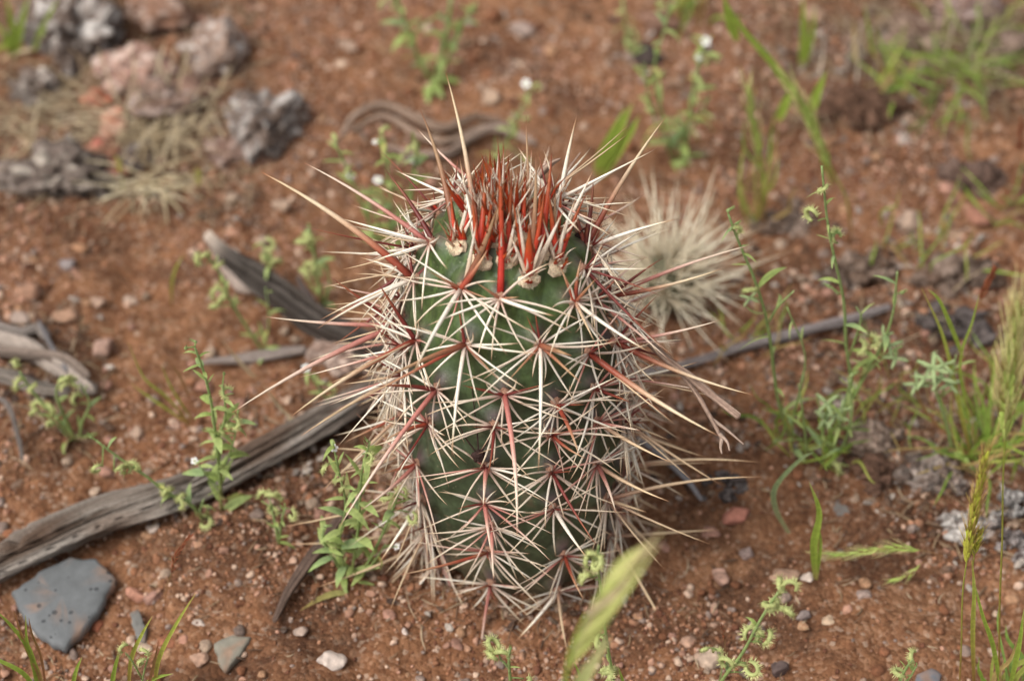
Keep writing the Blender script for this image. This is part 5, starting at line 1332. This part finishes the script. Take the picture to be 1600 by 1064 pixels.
# green tufts
def tuft(label, base, n, spread, l0, l1, w, el, seed, extra=(), cols=None, yoff=0.0, az=(0, 360), droop=.25):
    rg = random.Random(seed); b = ground(*base); b = b + np.array([0, yoff, 0]); t = thing('grass_tuft', label, 'grass', (b[0], b[1], gz(b[0], b[1])))
    cols = cols or [(.20, .30, .045), (.26, .36, .06), (.17, .26, .05), (.33, .36, .08), (.36, .26, .1)]
    for i in range(n):
        x, y = b[0] + rg.gauss(0, spread), b[1] + rg.gauss(0, spread); q = np.array([x, y, gz(x, y) - .05]); a = R(rg.uniform(*az)); e = R(rg.uniform(*el)); l = rg.uniform(l0, l1)
        d = np.array([math.cos(a) * math.cos(e), math.sin(a) * math.cos(e), math.sin(e)]); s_ = np.array([rg.gauss(0, .06), rg.gauss(0, .06), 0]) * l
        P = np.array([q, q + d * l * .35 + s_, q + d * l * .7 + np.array([math.cos(a), math.sin(a), 0]) * l * .05 - np.array([0, 0, droop * .25 * l]), q + d * l - np.array([0, 0, droop * l * math.cos(e)])])
        P[1:, 2] = np.maximum(P[1:, 2], gz_arr(P[1:, 0], P[1:, 1], False) + .15)
        c = np.array(rg.choice(cols)); k = [(0, tuple(c * .4 + np.array((.3, .14, .06)) * .6)), (.25, tuple(c)), (.8, tuple(c * 1.1)), (1, tuple(c * .6 + np.array((.42, .32, .14)) * .4))]
        mb = MB(); mb.add(*blade_geo(P, w * rg.uniform(.6, 1.4), k)); mb.build('blade', M_leaf, t)
    for bl in extra:
        mb = MB(); mb.add(*blade_geo(gpath(base, bl[0], yoff), bl[1], bl[2])); mb.build('blade', M_leaf, t)
    return t
def fan(base, n, spread, l0, l1, w, seed, cx=0, keys=GREEN, lean=0.0, jit=14):
    rg = random.Random(seed); out = []
    for i in range(n):
        a = R(rg.uniform(-spread, spread) + cx); l = rg.uniform(l0, l1); bx = base[0] + rg.uniform(-jit, jit)
        b2 = rg.uniform(-.2, .35) * math.copysign(1, math.sin(a) or 1)
        pts = [(bx, base[1]), (bx + math.sin(a) * l * .35, base[1] - math.cos(a) * l * .42), (bx + math.sin(a + b2 * .5) * l * .72, base[1] - math.cos(a + b2 * .5) * l * .75), (bx + math.sin(a + b2) * l, base[1] - math.cos(a + b2) * l * .95)]
        out.append((pts, w * rg.uniform(.7, 1.3), keys))
    return out
tuft('fine green grass tuft fanning out beside the star-shaped fruits', (1535, 722), 62, .55, 2.5, 6.2, .045, (30, 80), 3, [([(1520, 722), (1500, 640), (1475, 530), (1440, 450)], .09, GRNRED), ([(1505, 560), (1490, 520), (1468, 470), (1450, 452)], .09, GREEN), ([(1530, 722), (1500, 580), (1520, 500), (1530, 460)], .05, GREEN), ([(1525, 722), (1445, 640), (1420, 560)], .06, REDST)])
tuft('green tuft with broad blades in the lower corner under the tall foxtail', (1562, 1092), 16, .5, 2.5, 5.2, .085, (50, 85), 4, [([(1565, 1085), (1552, 1010), (1535, 960), (1520, 900)], .09, GREEN), ([(1575, 1085), (1592, 1010), (1600, 950)], .1, GREEN)], yoff=-.6)
grass('green and tan blades rising at the front corner beside the big slate', (60, 1100), [([(70, 1100), (48, 1020), (20, 980), (-10, 950)], .09, GREEN), ([(72, 1100), (60, 1050), (40, 1010), (20, 950)], .09, [(0, (.3, .2, .08)), (.6, (.34, .24, .07)), (1, (.3, .14, .06))]), ([(66, 1100), (40, 1055), (0, 1032), (-20, 1025)], .09, GREEN), ([(62, 1100), (54, 1050), (42, 1000), (40, 960)], .07, GREEN), ([(75, 1100), (65, 1030), (50, 990), (45, 965)], .05, REDST)], yoff=-1)
grass('slim green blades with red bases before the brick-red stone', (222, 1090), [([(240, 1090), (248, 1030), (275, 975), (306, 926)], .085, GRNRED), ([(200, 1090), (205, 1030), (222, 990), (238, 962)], .08, GRNRED), ([(172, 1090), (178, 1050), (184, 1020)], .09, GREEN), ([(165, 1090), (176, 1060), (188, 1015)], .07, GREEN), ([(205, 1085), (240, 1060), (270, 1052)], .08, GREEN), ([(110, 1090), (118, 1050), (128, 1026)], .08, GREEN), ([(226, 1090), (240, 1040), (248, 1000)], .06, REDST)], yoff=-1)
grass('single upright green blade above the pinkish tan stone', (1272, 905), [([(1274, 905), (1272, 850), (1280, 800), (1264, 752)], .16, GREEN), ([(1276, 905), (1282, 850), (1278, 820)], .07, GREEN)], name='grass_shoot')
grass('curved grey-green blade looping over the soil below the wiry herb', (1233, 833), [([(1233, 833), (1212, 795), (1212, 760), (1250, 718), (1272, 706)], .12, [(0, (.32, .30, .15)), (.4, (.20, .25, .12)), (1, (.17, .22, .10))])], name='grass_shoot')
grass('broad bright green blades slanting behind the crown spines', (935, 278), [([(935, 278), (950, 235), (970, 195), (990, 160)], .3, GREEN), ([(938, 278), (962, 240), (985, 205), (1000, 180)], .26, GREEN), ([(940, 278), (955, 250), (965, 215)], .2, GREEN), ([(930, 270), (945, 230), (978, 165)], .22, GREEN)])
grass('long green blade crossing the far corner diagonally above the arching spike', (1300, 290), [([(1300, 290), (1265, 190), (1215, 110), (1160, 45), (1120, -20)], .2, GREEN), ([(1262, 185), (1275, 150), (1292, 110)], .26, GREEN), ([(1215, 190), (1228, 160), (1246, 125)], .24, GREEN), ([(1152, 65), (1140, 30), (1130, -10)], .25, GREEN)])
grass('upright bright green blade at the far edge above the brown mound', (1253, 108), [([(1253, 108), (1256, 60), (1254, -10)], .24, GREEN), ([(1257, 108), (1270, 50), (1272, 10)], .12, GREEN)], name='grass_shoot')
tuft('thin blurred green shoots around the drooping spikes', (1182, 345), 12, .35, 3.0, 7.0, .07, (60, 88), 6)
tuft('flattened fine green tuft on the far litter near the edge', (1500, 128), 46, .9, 3.0, 6.5, .06, (4, 35), 7, cols=[(.20, .28, .05), (.26, .33, .07), (.16, .22, .05)])
tuft('loose green shoots between the upright blade and the flattened tuft', (1385, 150), 16, 1.0, 2.5, 5.0, .07, (30, 80), 8, [([(1380, 100), (1410, 130), (1450, 165)], .09, GREEN), ([(1366, 90), (1358, 50), (1350, 5)], .08, GREEN)])
tuft('thin green blades among the far pinkish gravel near the rust-red seed stalk', (1580, 330), 12, .8, 2.0, 4.5, .05, (20, 70), 16)
tuft('low green blades in the brown litter behind the flattened tuft', (1560, 60), 20, 1.2, 2.0, 4.5, .06, (20, 70), 17, cols=[(.22, .27, .06), (.28, .28, .09), (.18, .22, .05)])
tuft('green shoots at the far edge between the flowering herb and the long blade', (1075, 40), 12, .6, 3.0, 6.0, .09, (45, 85), 18)
tuft('olive blades standing behind the tall foxtail at the edge', (1590, 640), 18, .6, 2.5, 6.0, .05, (45, 85), 19)
tuft('wispy green stems around the tan dried lump', (1400, 655), 22, 1.0, 2.0, 5.0, .035, (35, 80), 21)
tuft('thin green stems by the foot of the pale spiny cactus', (1165, 545), 14, .9, 2.0, 5.0, .04, (45, 85), 22)
tuft('fine green wisps among the dark clods on the far soil', (1430, 400), 16, 1.2, 2.0, 4.5, .04, (35, 80), 23)
tuft('sparse green stems around the foot of the tall branching herbs', (1275, 705), 26, 1.0, 2.0, 5.5, .05, (40, 85), 15)
grass('olive green blades at the far corner left of the tall pitted rock', (25, 92), [([(25, 92), (20, 50), (8, -10)], .22, GREEN), ([(24, 92), (32, 40), (46, -10)], .2, GREEN), ([(52, 80), (66, 45), (92, -5)], .16, GREEN), ([(20, 92), (10, 60), (-10, 30)], .18, GREEN), ([(-5, 80), (18, 62), (36, 52)], .16, GREEN), ([(0, 95), (30, 80), (60, 78)], .14, STRAW)])
grass('two faint yellow-green shoots on soil behind the tall white-tipped herb', (300, 665), [([(300, 665), (260, 620), (225, 590), (200, 535)], .06, GRNRED), ([(305, 662), (270, 610), (252, 570)], .05, GRNRED), ([(300, 668), (240, 625), (205, 600)], .06, GRNRED), ([(310, 655), (282, 590), (262, 560)], .05, REDST)])
grass('thin yellow blade standing alone left of the charred branch tip', (268, 480), [([(268, 480), (268, 445), (274, 420), (288, 396)], .07, GRNRED)], name='grass_shoot')
grass('yellowing leaf curving over soil under the upright hairy herb', (352, 782), [([(352, 782), (372, 774), (388, 782), (402, 802)], .12, [(0, (.24, .28, .08)), (1, (.42, .36, .1))])], name='grass_shoot')
grass('pale olive leaf lying under the lowest tan spines near the dark stick', (545, 925), [([(545, 925), (520, 930), (495, 940), (470, 956)], .13, [(0, (.3, .3, .1)), (1, (.36, .28, .1))])], name='grass_shoot')
grass('yellow-green blades at the lower edge beneath the large foxtail', (905, 1100), [([(915, 1100), (908, 1060), (895, 1030)], .07, GREEN), ([(985, 1100), (972, 1060), (965, 1040)], .06, GREEN)], yoff=-1)
# dry things
grass('curved dry straw beside the short grey stick near the charred branch', (402, 592), [([(402, 592), (388, 580), (368, 558), (346, 530)], .085, STRAW)], name='dry_straw', cat='straw')
grass('pale dry straws crossing beneath the long pink spine', (480, 670), [([(485, 675), (440, 640), (410, 600)], .06, STRAW), ([(470, 720), (455, 660), (420, 610)], .05, STRAW)], name='dry_straw', cat='straw')
drg = random.Random(9)
def straws(label, base, n, spread, l0, l1, az, el, r=.04, cat='dry grass', name='dry_grass', cols=((.54, .43, .28), (.44, .34, .21), (.62, .52, .36), (.34, .25, .15))):
    b = ground(*base); t = thing(name, label, cat, (b[0], b[1], gz(b[0], b[1])))
    for i in range(n):
        x, y = b[0] + drg.gauss(0, spread), b[1] + drg.gauss(0, spread); p = np.array([x, y, gz(x, y) + .05])
        a = R(drg.uniform(*az)); e = R(drg.uniform(*el)); l = drg.uniform(l0, l1)
        d = np.array([math.cos(a) * math.cos(e), math.sin(a) * math.cos(e), math.sin(e)])
        P = np.array([p, p + d * l * .5, p + d * l + np.array([drg.uniform(-.3, .3), drg.uniform(-.3, .3), -.28 * l * math.cos(e) * drg.random()])])
        P[:, 2] = np.maximum(P[:, 2], gz_arr(P[:, 0], P[:, 1], False) + .12)
        mb = MB(); V, F_ = tube_geo(smooth_path(P, 7), np.linspace(r, r * .35, 7) * drg.uniform(.6, 1.4), 5, .5); c = np.array(drg.choice(cols)) * drg.uniform(.85, 1.1)
        mb.add(V, F_, c); mb.build('straw', M_dry, t)
    return t
straws('sprawling dry straw tuft over the orange stones, straws pointing every way', (240, 215), 130, 1.15, 2.4, 6.0, (0, 360), (5, 60), .07, cols=((.60, .48, .31), (.50, .39, .25), (.68, .57, .4), (.36, .27, .17)))
straws('smaller burst of pale straw blades on soil below the orange stones', (232, 290), 46, .5, 2.2, 4.4, (180, 365), (5, 40), .08, cols=((.62, .52, .34), (.52, .42, .26), (.66, .57, .4)))
straws('fine dry straws fanning over soil beside the flat pale clod', (70, 215), 80, 1.5, 2.0, 4.5, (0, 360), (3, 30), .055)
straws('brownish straws in the shade between the tall pitted rock and pale pink stone', (130, 150), 50, 1.0, 2.0, 4.0, (0, 360), (5, 45), .05, cols=((.36, .26, .16), (.28, .19, .12), (.44, .34, .22)))
straws('grey dead stalks standing in the far litter below the brown rock', (1340, 118), 26, 1.3, 1.5, 3.6, (0, 360), (40, 85), .07, cols=((.40, .33, .29), (.30, .24, .2), (.46, .38, .3)))
straws('thin dry stems spread across the far corner litter', (1490, 75), 85, 2.0, 2.0, 5.0, (0, 360), (4, 50), .05, cols=((.44, .34, .24), (.34, .25, .17), (.5, .4, .28)))
straws('few dry straw bits around the blackish hollow clod', (1440, 500), 18, 1.3, 1.2, 3.0, (0, 360), (4, 35), .03)
straws('brown dry stems matted between the fine green tuft and the flaky crust', (1500, 700), 40, 1.3, 1.5, 3.6, (0, 360), (4, 40), .03, cols=((.40, .28, .18), (.30, .19, .12), (.48, .38, .26)))
# litter too fine to count
def litter(regions, name='dry_litter'):
    mb = MB(); g = random.Random(77)
    for (x0, x1, y0, y1, n, l0, l1) in regions:
        for _ in range(n):
            p = ground(g.uniform(x0, x1), g.uniform(y0, y1)); a = g.uniform(0, 6.28); l = g.uniform(l0, l1); k = g.uniform(-.25, .25)
            P = np.array([p, p + np.array([math.cos(a), math.sin(a), g.uniform(-.05, .25)]) * l * .5, p + np.array([math.cos(a + k), math.sin(a + k), g.uniform(-.05, .3)]) * l])
            P[:, 2] += .12; P[:, 2] = np.maximum(P[:, 2], gz_arr(P[:, 0], P[:, 1], False) + .05)
            V, F_ = tube_geo(smooth_path(P, 5), np.array([.03, .04, .04, .03, .015]) * g.uniform(.5, 1.3), 4)
            mb.add(V, F_, np.array(g.choice([(.32, .23, .14), (.22, .145, .09), (.16, .095, .06), (.36, .27, .18), (.10, .062, .042)])) * g.uniform(.8, 1.1))
    o = mb.build(name, M_dry); o['kind'] = 'stuff'; return o
litter([(-20, 400, -20, 350, 800, .6, 2.6), (1180, 1620, -20, 200, 700, .6, 2.4), (-20, 160, 480, 720, 120, .5, 1.8), (1380, 1620, 640, 880, 110, .3, 1.3), (380, 640, 620, 920, 120, .4, 1.4), (640, 1600, 940, 1080, 30, .3, .8), (640, 980, 880, 985, 70, .4, 1.6), (-20, 640, 350, 1080, 170, .3, .9), (980, 1600, 190, 1000, 220, .3, .9), (480, 1180, -20, 320, 120, .4, 1.6)])
# scraps caught on the cactus
def scrap(px, py, fwd_, r, label, whisk):
    u, v_, w = on_cactus(px, py); p = to_world(u, v_, w); t = np.dot(p - CAM, FWD) - fwd_; p = at_depth(px, py, t)
    o = thing('dried_flower', label, 'dried flower', p)
    v, f = ICO[3]; mb = MB(); d = 1 + .35 * fbm(v * 2.2 + px, 3, 3) + .18 * vnoise(v * 8, 4); mb.add(p + v * d[:, None] * np.array([r, r * .8, r]), f, np.array([.045, .025, .022]))
    g = random.Random(px)
    for _ in range(60):
        d_ = unit([g.gauss(0, 1) for _ in range(3)]); b = p + d_ * r * .8; w_ = unit(np.cross(d_, [.1, .7, .4])) * .02; mb.add([b - w_, b + w_, b + d_ * g.uniform(.08, .2)], [(0, 1, 2)], (.07, .04, .035))
    mb.build('head', M_dry, o)
    for pts in whisk:
        mb = MB(); P = smooth_path([p] + [at_depth(x, y, t - .25 * (i + 1)) for i, (x, y) in enumerate(pts)], 12); V, F_ = tube_geo(P, np.linspace(.035, .015, 12), 5); mb.add(V, F_, (.05, .028, .025)); mb.build('whisker', M_dry, o)
scrap(748, 712, 1.3, .26, 'dark shrivelled flower scrap with black whiskers snagged in the front spines', [[(745, 670), (740, 630), (737, 600)], [(725, 680), (714, 650), (708, 622)], [(762, 690), (772, 670), (782, 648)]])
scrap(903, 372, .5, .2, 'small dark withered scrap caught at the side of the red crown', [[(908, 362), (914, 356)]])
